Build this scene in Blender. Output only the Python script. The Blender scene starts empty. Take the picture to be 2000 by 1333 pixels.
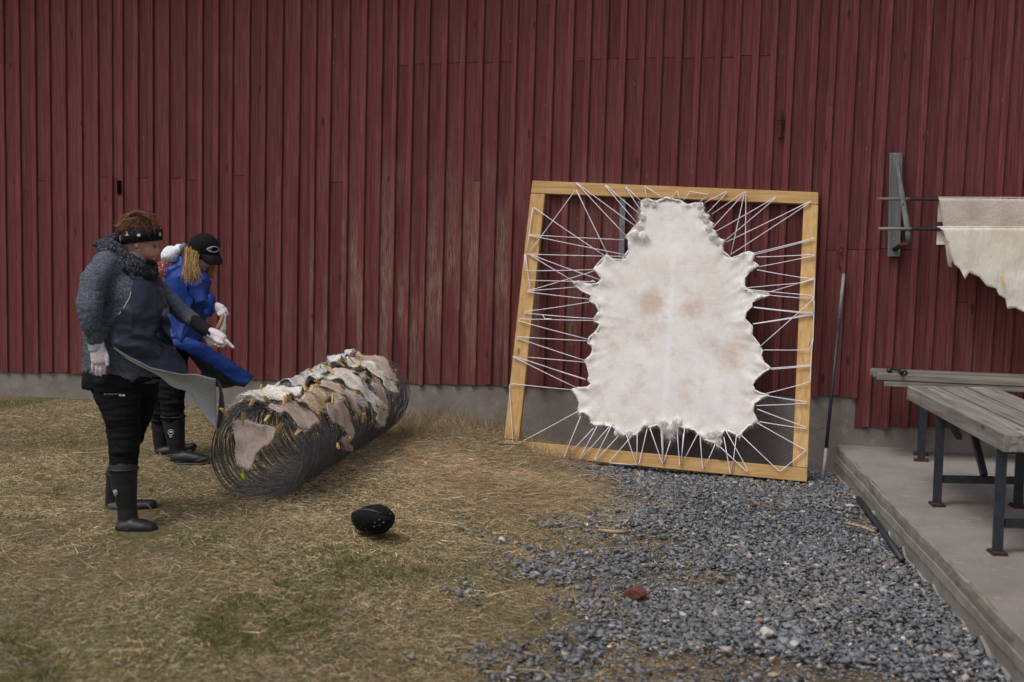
import bpy, bmesh, math, random
import numpy as np
from mathutils import Vector, Matrix, noise
from mathutils.geometry import delaunay_2d_cdt

random.seed(7)
rng = np.random.default_rng(11)
scene = bpy.context.scene
COL = scene.collection

# ------------------------------------------------------------------ camera, sky, sun, exposure
FPX, CX, CY = 2450.0, 1000.0, 666.5          # focal length and centre in photograph pixels
EYE = 1.65
YAW, PITCH, ROLL = math.radians(17.4), math.atan(240 / FPX), math.radians(0.45)
CAM = Vector((0.0, -9.5, EYE))
_fh = Vector((-math.sin(YAW), math.cos(YAW), 0))
_fw = _fh * math.cos(PITCH) + Vector((0, 0, -math.sin(PITCH)))
_r0 = Vector((math.cos(YAW), math.sin(YAW), 0))
_u0 = _r0.cross(_fw)
RT = _r0 * math.cos(ROLL) + _u0 * math.sin(ROLL)
UP = _u0 * math.cos(ROLL) - _r0 * math.sin(ROLL)

cam_data = bpy.data.cameras.new('camera')
cam_data.sensor_width = 36.0
cam_data.lens = 36.0 * FPX / 2000.0
cam_data.clip_end = 500
cam_data.dof.use_dof = True
cam_data.dof.focus_distance = 8.1
cam_data.dof.aperture_fstop = 1.9
cam = bpy.data.objects.new('camera', cam_data)
COL.objects.link(cam)
cam.matrix_world = Matrix.Translation(CAM) @ Matrix((RT, UP, -_fw)).transposed().to_4x4()
scene.camera = cam

world = bpy.data.worlds.new('World')
scene.world = world
world.use_nodes = True
wn = world.node_tree.nodes
wl = world.node_tree.links
sky = wn.new('ShaderNodeTexSky')
sky.sky_type = 'NISHITA'
sky.sun_disc = False
SUN_EL, SUN_AZ = math.radians(62), math.radians(212)   # high, in front of the wall and to the left
sky.sun_elevation = SUN_EL
sky.sun_rotation = SUN_AZ
sky.dust_density = 4.0
sky.air_density = 1.0
hs = wn.new('ShaderNodeHueSaturation')
hs.inputs['Saturation'].default_value = 0.28        # a white overcast
wl.new(sky.outputs[0], hs.inputs['Color'])
wl.new(hs.outputs[0], wn['Background'].inputs[0])
wn['Background'].inputs[1].default_value = 0.11

sun_data = bpy.data.lights.new('sun', 'SUN')
sun_data.energy = 1.35
sun_data.angle = math.radians(28)
sun_data.color = (1.0, 0.968, 0.945)
sun = bpy.data.objects.new('sun', sun_data)
COL.objects.link(sun)
_sd = Vector((math.sin(SUN_AZ) * math.cos(SUN_EL), math.cos(SUN_AZ) * math.cos(SUN_EL), math.sin(SUN_EL)))
sun.rotation_euler = (-_sd).to_track_quat('-Z', 'Y').to_euler()

vs = scene.view_settings
scene.display_settings.display_device = 'sRGB'
vs.view_transform = 'Standard'
vs.look = 'None'
vs.exposure = 0.2
vs.gamma = 1.0
vs.use_curve_mapping = False
scene.render.engine = 'CYCLES'
scene.cycles.use_denoising = True
scene.cycles.max_bounces = 6
scene.cycles.diffuse_bounces = 3
scene.cycles.glossy_bounces = 3
scene.cycles.transmission_bounces = 3
scene.cycles.caustics_reflective = False
scene.cycles.caustics_refractive = False

# ------------------------------------------------------------------ projection helpers (photograph pixel -> place)
def ray(px, py):
    return _fw + RT * ((px - CX) / FPX) - UP * ((py - CY) / FPX)
def on_plane(px, py, p0, n):
    d = ray(px, py)
    return CAM + d * ((p0 - CAM).dot(n) / d.dot(n))
def on_wall(px, py, off=0.0):
    return on_plane(px, py, Vector((0, -off, 0)), Vector((0, 1, 0)))
def on_z(px, py, z=0.0):
    return on_plane(px, py, Vector((0, 0, z)), Vector((0, 0, 1)))
def at_d(px, py, d):
    r = ray(px, py)
    return CAM + r * (d / r.dot(_fh))
def fdist(p):
    return (p - CAM).dot(_fh)

# ------------------------------------------------------------------ scene helpers
def tag(o, label=None, cat=None, group=None, kind=None):
    if label: o['label'] = label
    if cat: o['category'] = cat
    if group: o['group'] = group
    if kind: o['kind'] = kind
    return o
def empty(name, loc, label=None, cat=None, group=None):
    o = bpy.data.objects.new(name, None)
    o.empty_display_size = 0.1
    COL.objects.link(o)
    o.location = loc
    o.matrix_world = Matrix.Translation(Vector(loc))
    return tag(o, label, cat, group)
def origin_of(o):
    v = Vector((0, 0, 0))
    while o is not None:
        v += o.location
        o = o.parent
    return v
def link(name, me, mat=None, parent=None):
    o = bpy.data.objects.new(name, me)
    COL.objects.link(o)
    if parent is not None: o.parent = parent
    if mat is not None and not me.materials: me.materials.append(mat)
    return o
class MB:
    """collects vertices and faces in world space; build() makes one mesh object"""
    def __init__(s): s.v = []; s.f = []
    def add(s, vs_, fs_):
        b = len(s.v)
        s.v += [Vector(v) for v in vs_]
        s.f += [tuple(i + b for i in f) for f in fs_]
        return s
    def hexa(s, a):  # 8 corners: bottom 4 ring, top 4 ring
        return s.add(a, [(0, 3, 2, 1), (4, 5, 6, 7), (0, 1, 5, 4), (1, 2, 6, 5), (2, 3, 7, 6), (3, 0, 4, 7)])
    def box(s, x0, x1, y0, y1, z0, z1):
        return s.hexa([(x0, y0, z0), (x1, y0, z0), (x1, y1, z0), (x0, y1, z0), (x0, y0, z1), (x1, y0, z1), (x1, y1, z1), (x0, y1, z1)])
    def bar(s, p, q, w, h, up=Vector((0, 0, 1))):
        p = Vector(p); q = Vector(q)
        t = (q - p).normalized()
        a = t.cross(up)
        if a.length < 1e-4: a = t.cross(Vector((1, 0, 0)))
        a.normalize(); b = a.cross(t).normalized()
        a *= w / 2; b *= h / 2
        return s.hexa([p - a - b, p + a - b, p + a + b, p - a + b, q - a - b, q + a - b, q + a + b, q - a + b])
    def tube(s, pts, r, n=6, closed=False, caps=True):
        pts = [Vector(p) for p in pts]
        m = len(pts)
        rr = r if hasattr(r, '__len__') else [r] * m
        vv = []; ff = []
        ref = None
        for i, p in enumerate(pts):
            if closed: t = pts[(i + 1) % m] - pts[i - 1]
            else: t = pts[min(i + 1, m - 1)] - pts[max(i - 1, 0)]
            if t.length < 1e-9: t = Vector((0, 0, 1))
            t.normalize()
            if ref is None:
                ref = Vector((0, 0, 1)) if abs(t.z) < 0.9 else Vector((1, 0, 0))
            a = t.cross(ref)
            if a.length < 1e-5: a = t.orthogonal()
            a.normalize(); b = t.cross(a).normalized()
            ref = a.cross(t)
            for k in range(n):
                an = 2 * math.pi * k / n
                vv.append(p + a * (math.cos(an) * rr[i]) + b * (math.sin(an) * rr[i]))
        for i in range(m if closed else m - 1):
            j = (i + 1) % m
            for k in range(n):
                l = (k + 1) % n
                ff.append((i * n + k, i * n + l, j * n + l, j * n + k))
        if caps and not closed:
            ff.append(tuple(range(n - 1, -1, -1)))
            ff.append(tuple((m - 1) * n + k for k in range(n)))
        return s.add(vv, ff)
    def prism(s, poly, d):
        """flat polygon (3-D points) extruded by vector d"""
        n = len(poly); d = Vector(d)
        vv = [Vector(p) for p in poly] + [Vector(p) + d for p in poly]
        ff = [tuple(range(n - 1, -1, -1)), tuple(range(n, 2 * n))]
        ff += [(i, (i + 1) % n, n + (i + 1) % n, n + i) for i in range(n)]
        return s.add(vv, ff)
    def build(s, name, mat=None, parent=None, smooth=False, bevel=0, seg=1, fix=True):
        o0 = origin_of(parent) if parent is not None else Vector((0, 0, 0))
        me = bpy.data.meshes.new(name)
        me.from_pydata([tuple(v - o0) for v in s.v], [], s.f)
        if fix or bevel:
            bm = bmesh.new(); bm.from_mesh(me)
            bmesh.ops.recalc_face_normals(bm, faces=bm.faces)
            if bevel:
                bmesh.ops.bevel(bm, geom=bm.edges[:], offset=bevel, segments=seg, affect='EDGES', profile=0.6, clamp_overlap=True)
            bm.to_mesh(me); bm.free()
        if smooth: me.polygons.foreach_set('use_smooth', [True] * len(me.polygons))
        return link(name, me, mat, parent)

# ------------------------------------------------------------------ materials
class NM:
    def __init__(s, name, rough=0.8, spec=0.3):
        s.m = bpy.data.materials.new(name); s.m.use_nodes = True
        s.t = s.m.node_tree; s.n = s.t.nodes; s.l = s.t.links
        s.b = s.n['Principled BSDF']
        s.b.inputs['Roughness'].default_value = rough
        s.b.inputs['Specular IOR Level'].default_value = spec
        s.tc = None
    def set(s, sock, v):
        if isinstance(v, bpy.types.NodeSocket): s.l.new(v, sock)
        elif v is not None:
            if hasattr(v, '__len__') and len(v) == 3 and sock.type == 'RGBA': v = (*v, 1)
            sock.default_value = v
    def co(s, kind='Object'):
        if s.tc is None: s.tc = s.n.new('ShaderNodeTexCoord')
        return s.tc.outputs[kind]
    def map(s, scale=(1, 1, 1), loc=(0, 0, 0), rot=(0, 0, 0), vec=None):
        k = s.n.new('ShaderNodeMapping')
        s.set(k.inputs['Vector'], vec if vec is not None else s.co())
        s.set(k.inputs['Scale'], scale); s.set(k.inputs['Location'], loc); s.set(k.inputs['Rotation'], rot)
        return k.outputs[0]
    def noise(s, scale=5, detail=4, vec=None, rough=0.55, dist=0.0):
        k = s.n.new('ShaderNodeTexNoise')
        s.set(k.inputs['Vector'], vec if vec is not None else s.co())
        k.inputs['Scale'].default_value = scale; k.inputs['Detail'].default_value = detail
        k.inputs['Roughness'].default_value = rough; k.inputs['Distortion'].default_value = dist
        return k.outputs['Fac']
    def vor(s, scale=5, vec=None, feature='F1', out='Distance'):
        k = s.n.new('ShaderNodeTexVoronoi'); k.feature = feature
        s.set(k.inputs['Vector'], vec if vec is not None else s.co())
        k.inputs['Scale'].default_value = scale
        return k.outputs[out]
    def ramp(s, fac, stops, interp='LINEAR'):
        k = s.n.new('ShaderNodeValToRGB'); s.set(k.inputs[0], fac)
        k.color_ramp.interpolation = interp
        e = k.color_ramp.elements
        while len(e) < len(stops): e.new(0.5)
        for i, (p, c) in enumerate(stops):
            e[i].position = p
            e[i].color = (*c, 1) if hasattr(c, '__len__') else (c, c, c, 1)
        return k.outputs[0]
    def mix(s, fac, a, b, mode='MIX'):
        k = s.n.new('ShaderNodeMix'); k.data_type = 'RGBA'; k.blend_type = mode
        s.set(k.inputs[0], fac); s.set(k.inputs[6], a); s.set(k.inputs[7], b)
        return k.outputs[2]
    def math(s, op, a, b=None):
        k = s.n.new('ShaderNodeMath'); k.operation = op
        s.set(k.inputs[0], a)
        if b is not None: s.set(k.inputs[1], b)
        return k.outputs[0]
    def rnd(s):
        return s.n.new('ShaderNodeObjectInfo').outputs['Random']
    def rndvec(s, k=7.0):
        c = s.n.new('ShaderNodeCombineXYZ')
        v = s.math('MULTIPLY', s.rnd(), k)
        for i in range(3): s.l.new(v, c.inputs[i])
        a = s.n.new('ShaderNodeVectorMath'); a.operation = 'ADD'
        s.l.new(s.co(), a.inputs[0]); s.l.new(c.outputs[0], a.inputs[1])
        return a.outputs[0]
    def attr(s, name):
        k = s.n.new('ShaderNodeAttribute'); k.attribute_name = name
        return k
    def bump(s, h, strength=0.3, dist=0.01):
        k = s.n.new('ShaderNodeBump')
        k.inputs['Strength'].default_value = strength; k.inputs['Distance'].default_value = dist
        s.l.new(h, k.inputs['Height']); s.l.new(k.outputs[0], s.b.inputs['Normal'])
    def done(s, color, rough=None):
        s.set(s.b.inputs['Base Color'], color)
        if rough is not None: s.set(s.b.inputs['Roughness'], rough)
        return s.m

def m_plain(name, c, rough=0.7, spec=0.3, var=0.25, scale=30, bump=0.15, bdist=0.002, metallic=0.0):
    k = NM(name, rough, spec)
    n = k.noise(scale, 4)
    lo = tuple(x * (1 - var) for x in c); hi = tuple(min(1, x * (1 + var)) for x in c)
    k.bump(n, bump, bdist)
    k.b.inputs['Metallic'].default_value = metallic
    return k.done(k.ramp(n, [(0.3, lo), (0.7, hi)]))

def m_barn(name='barn_red_paint', g=1.0):
    k = NM(name, 0.85, 0.2)
    v = k.rndvec(13)
    streak = k.noise(6, 5, k.map((14, 14, 0.5), vec=v), 0.6)
    fine = k.noise(10, 4, k.map((30, 30, 0.8), vec=v), 0.65)
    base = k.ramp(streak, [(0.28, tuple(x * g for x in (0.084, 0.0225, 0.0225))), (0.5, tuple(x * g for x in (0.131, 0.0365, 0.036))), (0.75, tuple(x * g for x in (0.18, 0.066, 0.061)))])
    tone = k.ramp(k.rnd(), [(0, 0.84), (0.5, 1.0), (1, 1.1)])
    base = k.mix(1.0, base, tone, 'MULTIPLY')
    # bare grey-brown weathered wood where the paint has washed off, in patches down the sheltered middle of the wall
    wc = on_wall(900, 600); sx, sz = 1 / 2.3, 1 / 1.5
    ln = k.n.new('ShaderNodeVectorMath'); ln.operation = 'LENGTH'
    k.l.new(k.map((sx, 0, sz), (-wc.x * sx, 0, -wc.z * sz)), ln.inputs[0])
    patch = k.math('ADD', k.ramp(ln.outputs['Value'], [(0, .55), (1, .12)]), k.math('MULTIPLY', k.noise(1.3, 3), .35))
    patch2 = k.noise(4.5, 4, k.map((1, 1, 0.16), vec=v))
    w = k.math('MULTIPLY', k.ramp(patch, [(0.32, 0.03), (0.72, 1)]), k.ramp(patch2, [(0.47, 0), (0.6, 1)]))
    w = k.math('MULTIPLY', w, k.ramp(fine, [(0.44, 0), (0.56, 1)]))
    col = k.mix(k.math('MULTIPLY', w, 0.8), base, (0.34, 0.25, 0.19))
    # knots
    kn = k.vor(1.0, k.map((7, 1, 2.1), vec=v))
    col = k.mix(k.ramp(kn, [(0.06, 0.75), (0.1, 0)]), col, (0.035, 0.012, 0.012))
    spk = k.vor(1.0, k.map((19, 1, 3.3), vec=v))
    col = k.mix(k.ramp(spk, [(0.03, 0.5), (0.05, 0)]), col, (0.3, 0.26, 0.25))
    # soot and grime towards the ground
    gz = k.n.new('ShaderNodeSeparateXYZ'); k.l.new(k.co(), gz.inputs[0])
    k.bump(k.math('ADD', fine, streak), 0.45, 0.004)
    return k.done(col)

def m_wood(name, lo, mid, hi, axis='X', sc=3.0, rough=0.75, knots=True, bump=0.35, var=0.18, rotz=0.0):
    k = NM(name, rough, 0.25)
    st = {'X': (0.7, 16, 16), 'Y': (16, 0.7, 16), 'Z': (16, 16, 0.7)}[axis]
    v = k.rndvec(9)
    if rotz: v = k.map((1, 1, 1), rot=(0, 0, rotz), vec=v)
    g = k.noise(sc, 6, k.map(st, vec=v), 0.62, 0.35)
    col = k.ramp(g, [(0.28, lo), (0.5, mid), (0.75, hi)])
    p = k.noise(3.0, 3, v)
    col = k.mix(k.ramp(p, [(0.4, 0), (0.75, 0.5)]), col, lo)
    if knots:
        ks = {'X': (3.2, 9, 9), 'Y': (9, 3.2, 9), 'Z': (9, 9, 3.2)}[axis]
        kn = k.vor(1.0, k.map(ks, vec=v))
        col = k.mix(k.ramp(kn, [(0.07, 0.75), (0.13, 0)]), col, tuple(x * 0.35 for x in lo))
    tone = k.ramp(k.rnd(), [(0, 1 - var), (1, 1 + var)])
    col = k.mix(1.0, col, tone, 'MULTIPLY')
    k.bump(g, bump, 0.003)
    return k.done(col)

def m_concrete(name, c, sc=1.0, rough=0.92):
    k = NM(name, rough, 0.2)
    a = k.noise(2.2 * sc, 6); b = k.noise(90, 4); g = k.vor(160, out='Distance')
    col = k.ramp(a, [(0.3, tuple(x * 0.72 for x in c)), (0.55, c), (0.8, tuple(x * 1.2 for x in c))])
    col = k.mix(k.ramp(b, [(0.4, 0.35), (0.65, 0)]), col, tuple(x * 0.45 for x in c))
    st = k.noise(1.1, 4, k.map((1, 1, 1), (5, 2, 1)))
    col = k.mix(k.ramp(st, [(0.55, 0), (0.75, 0.45)]), col, (c[0] * 0.62, c[1] * 0.5, c[2] * 0.42))
    cr = k.vor(1.1, k.map((1, 1, 1.6), vec=k.co()), 'DISTANCE_TO_EDGE')
    wob = k.noise(7, 4)
    cr = k.math('ADD', cr, k.math('MULTIPLY', k.math('SUBTRACT', wob, .5), .12))
    ck = k.math('ABSOLUTE', cr)
    col = k.mix(k.ramp(ck, [(0.0, .18), (.008, 0)]), col, tuple(x * .3 for x in c))
    col = k.mix(k.ramp(k.noise(14, 5), [(.58, 0), (.72, .3)]), col, tuple(min(1, x * 1.5) for x in c))
    k.bump(k.math('ADD', b, g), 0.5, 0.004)
    return k.done(col)

MAT = {}
MAT['barn'] = m_barn()
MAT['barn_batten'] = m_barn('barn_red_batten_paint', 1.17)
MAT['backing'] = m_plain('dark_backing_and_slot', (0.004, 0.003, 0.003), 0.95, 0.0)  # near-black backing colour, also paints the shade inside the slot
MAT['pine'] = m_wood('yellow_pine', (0.40, 0.22, 0.08), (0.56, 0.345, 0.14), (0.68, 0.46, 0.23), 'X')
MAT['pine_up'] = m_wood('yellow_pine_upright', (0.40, 0.22, 0.08), (0.56, 0.345, 0.14), (0.68, 0.46, 0.23), 'Z')
MAT['grey_wood'] = m_wood('weathered_grey_wood', (0.08, 0.07, 0.06), (0.185, 0.165, 0.143), (0.32, 0.295, 0.262), 'X', 2.2, bump=0.6)
MAT['grey_wood_y'] = m_wood('weathered_grey_planks', (0.08, 0.07, 0.06), (0.185, 0.165, 0.143), (0.32, 0.295, 0.262), 'Y', 2.2, bump=0.6)
MAT['grey_wood_z'] = m_wood('weathered_grey_post', (0.07, 0.072, 0.075), (0.14, 0.145, 0.15), (0.24, 0.245, 0.25), 'Z', 2.4, bump=0.6)
MAT['concrete'] = m_concrete('slab_concrete', (0.265, 0.238, 0.218))
MAT['slab_side'] = m_concrete('cast_concrete_side', (0.27, 0.25, 0.222), 2.5)
MAT['plinth'] = m_concrete('rough_plinth_render', (0.26, 0.228, 0.205), 1.6)
MAT['steel_dark'] = m_plain('dark_painted_steel', (0.018, 0.022, 0.028), 0.5, 0.45, 0.4, 25, 0.2)
MAT['rust'] = m_plain('rusty_iron', (0.085, 0.035, 0.02), 0.85, 0.2, 0.5, 60, 0.4)
MAT['red_iron'] = m_plain('red_painted_iron', (0.11, 0.028, 0.025), 0.6, 0.4, 0.4, 60, 0.3)
MAT['galv'] = m_plain('galvanised_strip', (0.2, 0.21, 0.23), 0.5, 0.5, 0.3, 30, 0.2, metallic=0.3)
MAT['cord'] = m_plain('white_cord', (0.8, 0.76, 0.82), 0.7, 0.3, 0.06, 200, 0.3)
# ------------------------------------------------------------------ ground height
_gb = [on_z(x, y, -0.12) for x, y in [(1130, 925), (1110, 960), (1085, 1010), (1090, 1060), (1060, 1110), (1040, 1160), (1010, 1230), (960, 1300), (930, 1345)]]
_gb = [Vector((_gb[0].x - 0.1, 0.3, 0))] + _gb + [Vector((_gb[-1].x - 0.2, -7.6, 0)), Vector((_gb[-1].x - 0.35, -14, 0))]
_gy = np.array([p.y for p in _gb][::-1]); _gx = np.array([p.x for p in _gb][::-1])
def edge_x(y):            # x of the turf / gravel border at depth y (works on arrays)
    return np.interp(y, _gy, _gx)
def ground_z(x, y):
    d = np.asarray(x) - edge_x(np.asarray(y))
    t = np.clip((d + 1.5) / 2.0, 0, 1)
    return -0.225 * t * t * (3 - 2 * t)
def gz(p):
    return float(ground_z(p.x, p.y))

SOIL = [(on_z(x, y, -.2), a, b) for x, y, a, b in ((1400, 1118, .42, .22), (1270, 1050, .3, .2), (1480, 1295, .55, .2), (1620, 1325, .4, .25), (1240, 1300, .4, .2), (1330, 1128, .2, .12), (1700, 1010, .15, .5))]
def soil_at(x, y):
    r = 0.0
    for c, a, b in SOIL: r = r + np.exp(-((x - c.x) / a) ** 2 - ((y - c.y) / b) ** 2)
    return np.clip(r, 0, 1)
# ------------------------------------------------------------------ ground sheet
def m_ground():
    k = NM('soil_and_thatch', 0.95, 0.1)
    a = k.noise(1.6, 5); b = k.noise(30, 5)
    thatch = k.ramp(b, [(0.3, (0.075, 0.057, 0.031)), (0.55, (0.15, 0.118, 0.062)), (0.75, (0.23, 0.185, 0.105))])
    green = k.ramp(b, [(0.3, (0.03, 0.034, 0.012)), (0.7, (0.085, 0.085, 0.032))])
    turf = k.mix(k.ramp(a, [(0.45, 0), (0.65, 0.7)]), thatch, green)
    grav = k.ramp(k.noise(60, 4), [(0.3, (0.05, 0.05, 0.052)), (0.6, (0.115, 0.115, 0.12)), (0.8, (0.19, 0.18, 0.17))])
    soil = k.noise(1.3, 4, k.map((1, 1, 1), (4, 1, 0)))
    grav = k.mix(k.ramp(soil, [(0.55, 0), (0.7, 0.7)]), grav, (0.14, 0.105, 0.07))
    f = k.attr('gravel').outputs['Fac']
    so = k.attr('soil').outputs['Fac']
    grav = k.mix(k.ramp(k.math('ADD', so, k.math('MULTIPLY', k.math('SUBTRACT', k.noise(9, 4), .5), .6)), [(.3, 0), (.6, .9)]), grav, k.ramp(k.noise(50, 4), [(.3, (.08, .058, .036)), (.7, (.19, .145, .09))]))
    col = k.mix(k.ramp(k.math('ADD', f, k.math('MULTIPLY', k.math('SUBTRACT', k.noise(4, 4), 0.5), 0.8)), [(0.4, 0), (0.6, 1)]), turf, grav)
    k.bump(b, 0.8, 0.02)
    return k.done(col)
def build_ground():
    xs = np.unique(np.concatenate([np.linspace(-60, -9, 14), np.linspace(-9, 5, 141), np.linspace(5, 60, 14)]))
    ys = np.unique(np.concatenate([np.linspace(-70, -9, 14), np.linspace(-9, 1.0, 101), np.linspace(1.0, 60, 12)]))
    X, Y = np.meshgrid(xs, ys)
    Z = ground_z(X, Y)
    for (fx, fy, amp) in ((2.3, 1.7, .008), (5.1, 4.3, .005), (0.9, 1.1, .012)):
        Z = Z + amp * np.sin(X * fx + 1.3 * fy) * np.cos(Y * fy + fx)
    Z -= 0.012
    V = np.stack([X, Y, Z], -1).reshape(-1, 3)
    nx = len(xs); ny = len(ys)
    i = np.arange(nx * ny).reshape(ny, nx)
    Fq = np.stack([i[:-1, :-1], i[:-1, 1:], i[1:, 1:], i[1:, :-1]], -1).reshape(-1, 4)
    me = bpy.data.meshes.new('ground')
    me.from_pydata(V.tolist(), [], Fq.tolist())
    at = me.attributes.new('gravel', 'FLOAT', 'POINT')
    d = V[:, 0] - edge_x(V[:, 1])
    at.data.foreach_set('value', np.clip((d + 0.1) / 0.6, 0, 1).astype(np.float32))
    at = me.attributes.new('soil', 'FLOAT', 'POINT'); at.data.foreach_set('value', soil_at(V[:, 0], V[:, 1]).astype(np.float32))
    me.polygons.foreach_set('use_smooth', [True] * len(me.polygons))
    tag(link('ground', me, m_ground()), kind='structure')
build_ground()

# ------------------------------------------------------------------ the red barn wall
barn = empty('barn_wall', (0, 0, 0), 'long red painted barn wall of vertical boards on a low rendered plinth', 'barn wall')
c0 = lambda *a: [v / 2.857 for v in a]
edges = c0(35, 120, 210, 290, 380, 470, 560, 640, 700, 785, 870, 960, 1050, 1145, 1235, 1315, 1410, 1500, 1595, 1690, 1780, 1865) + [688]
edges += [650 + v / 2.857 for v in (205, 295, 378, 465, 558, 655, 760, 858, 950, 1045, 1145, 1252, 1358, 1458, 1552, 1655, 1760, 1860)]
edges += [1339, 1375, 1415, 1453, 1489, 1524, 1559, 1604, 1641, 1681.5, 1719, 1747, 1785.5, 1825, 1863.5, 1904, 1943, 1982.5]
for k in range(1, 12): edges.append(1982.5 + 40 * k)
for k in range(1, 16): edges.insert(0, 12 - 30 * k)
ZT = 4.9
def wall_x(px, z):
    """x on the wall, at height z, of a board edge that crosses the picture's top at px (boards lean a little)"""
    sl = -4.05e-5 * (min(max(px, -300), 2300) - 320)
    a = on_wall(px, 0); b = on_wall(px + sl * 740, 740)
    t = (z - b.z) / (a.z - b.z)
    return b.x + (a.x - b.x) * t
def zwall(px, py):
    return on_wall(px, py).z
def board_bottom(px):
    if px > 1722: y = 838
    elif px > 1600: y = 776
    else: y = 725 + px * 0.0294
    return zwall(px, y)
rb = random.Random(5)
def slab_board(name, e0, e1, w0, w1, z0, z1, yb, yf, tilt=0.0):
    """a vertical board; e0/e1 are edge pixel columns, w0/w1 metre offsets from them"""
    m = MB()
    lo0, lo1 = wall_x(e0, z0) + w0, wall_x(e1, z0) + w1
    hi0, hi1 = wall_x(e0, z1) + w0, wall_x(e1, z1) + w1
    b = 0.004
    # front face slightly chamfered at its long edges, a hair of twist
    ring = lambda x0, x1, z, t: [(x0, yb, z), (x1, yb, z), (x1, yf + b, z), (x1 - b, yf - t, z), (x0 + b, yf + t, z), (x0, yf + b, z)]
    A = ring(lo0, lo1, z0, tilt); B = ring(hi0, hi1, z1, -tilt)
    m.add(A + B, [(5, 4, 3, 2, 1, 0), (6, 7, 8, 9, 10, 11)] + [(i, (i + 1) % 6, 6 + (i + 1) % 6, 6 + i) for i in range(6)])
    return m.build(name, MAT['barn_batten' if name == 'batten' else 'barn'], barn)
BW = 0.046
for i in range(len(edges) - 1):
    e0, e1 = edges[i], edges[i + 1]
    mid = (e0 + e1) / 2
    zb = board_bottom(mid) + rb.uniform(-0.008, 0.008)
    sp = []
    if 60 < mid < 700 and rb.random() < 0.5: sp = [zwall(mid, 347 + rb.uniform(-6, 10))]
    elif (780 < mid < 1005 or 1125 < mid < 1515): sp = [zwall(mid, 128 - 0.0245 * (mid - 780) + rb.uniform(-2, 2))]
    elif 1040 < mid < 1130 or 1645 < mid < 1830: sp = [zwall(mid, 488 + rb.uniform(-2, 2))]
    elif rb.random() < 0.08: sp = [zwall(mid, rb.uniform(200, 600))]
    zs = [zb] + sp + [ZT]
    for a, b in zip(zs[:-1], zs[1:]):
        g = 0.0025 if a != zb else 0
        yf = -0.022 - rb.uniform(0, 0.004)
        slab_board('board', e0, e1, -0.012, -0.001 - BW * 0.45, a + g, b - 0.0015, -0.001, yf, rb.uniform(-0.002, 0.002))
    # batten over the joint, its right edge at e1
    spb = []
    if 1590 < e1 < 1650: spb = [zwall(e1, 207)]
    elif 60 < e1 < 700 and rb.random() < 0.35: spb = [zwall(e1, 349 + rb.uniform(-6, 8))]
    elif 1645 < e1 < 1830: spb = [zwall(e1, 487)]
    elif rb.random() < 0.12: spb = [zwall(e1, rb.choice([128, 120, 345, 350]) + rb.uniform(-10, 10))]
    w = BW * rb.uniform(0.9, 1.15)
    zs = [zb + rb.uniform(-0.006, 0.012)] + spb + [ZT]
    for a, b in zip(zs[:-1], zs[1:]):
        j = rb.uniform(-0.003, 0.003)
        yb = -0.0285
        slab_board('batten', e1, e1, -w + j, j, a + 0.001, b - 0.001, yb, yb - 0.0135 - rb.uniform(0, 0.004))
XL, XR = wall_x(edges[0], 1), wall_x(edges[-1], 1)
MB().box(XL - 0.3, XR + 0.3, 0.001, 0.16, 0.31, ZT).build('sheathing', MAT['backing'], barn)
# black box on the left boards, its colour standing in for a slot's shade
p = on_wall(228.5, 353, 0.05); q = on_wall(237, 380, 0.05)
MB().box(p.x, q.x, -0.0515, -0.02, q.z, p.z).build('slot_shade_box', MAT['backing'], barn)
# rendered plinth, its face a little behind the boards, uneven
def plinth():
    xs = np.linspace(XL - 0.3, XR + 0.3, 150); zs = np.array([-0.6, -0.3, -0.2, -0.1, 0.0, 0.1, 0.2, 0.3, 0.42])
    m = MB(); V = []
    for z in zs:
        for x in xs:
            V.append((x, -0.012 + 0.005 * noise.noise(Vector((x * 3, z * 6, 1))) + 0.004 * noise.noise(Vector((x * 14, z * 14, 5))) - 0.03 * max(0, -z), z))
    n = len(xs)
    Fq = [(j * n + i, j * n + i + 1, (j + 1) * n + i + 1, (j + 1) * n + i) for j in range(len(zs) - 1) for i in range(n - 1)]
    m.add(V, Fq)
    m.box(XL - 0.29, XR + 0.29, 0.03, 0.3, -0.6, 0.3)
    return m.build('plinth', MAT['plinth'], barn, smooth=True, fix=False)
plinth()
# unseen eave, added to darken the top of the wall
MB().hexa([(XL - 1, -0.75, ZT - 0.12), (XR + 1, -0.75, ZT - 0.12), (XR + 1, 0.3, ZT + 0.32), (XL - 1, 0.3, ZT + 0.32),
           (XL - 1, -0.75, ZT - 0.06), (XR + 1, -0.75, ZT - 0.06), (XR + 1, 0.3, ZT + 0.38), (XL - 1, 0.3, ZT + 0.38)]).build('added_eave', MAT['backing'], barn)
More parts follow.
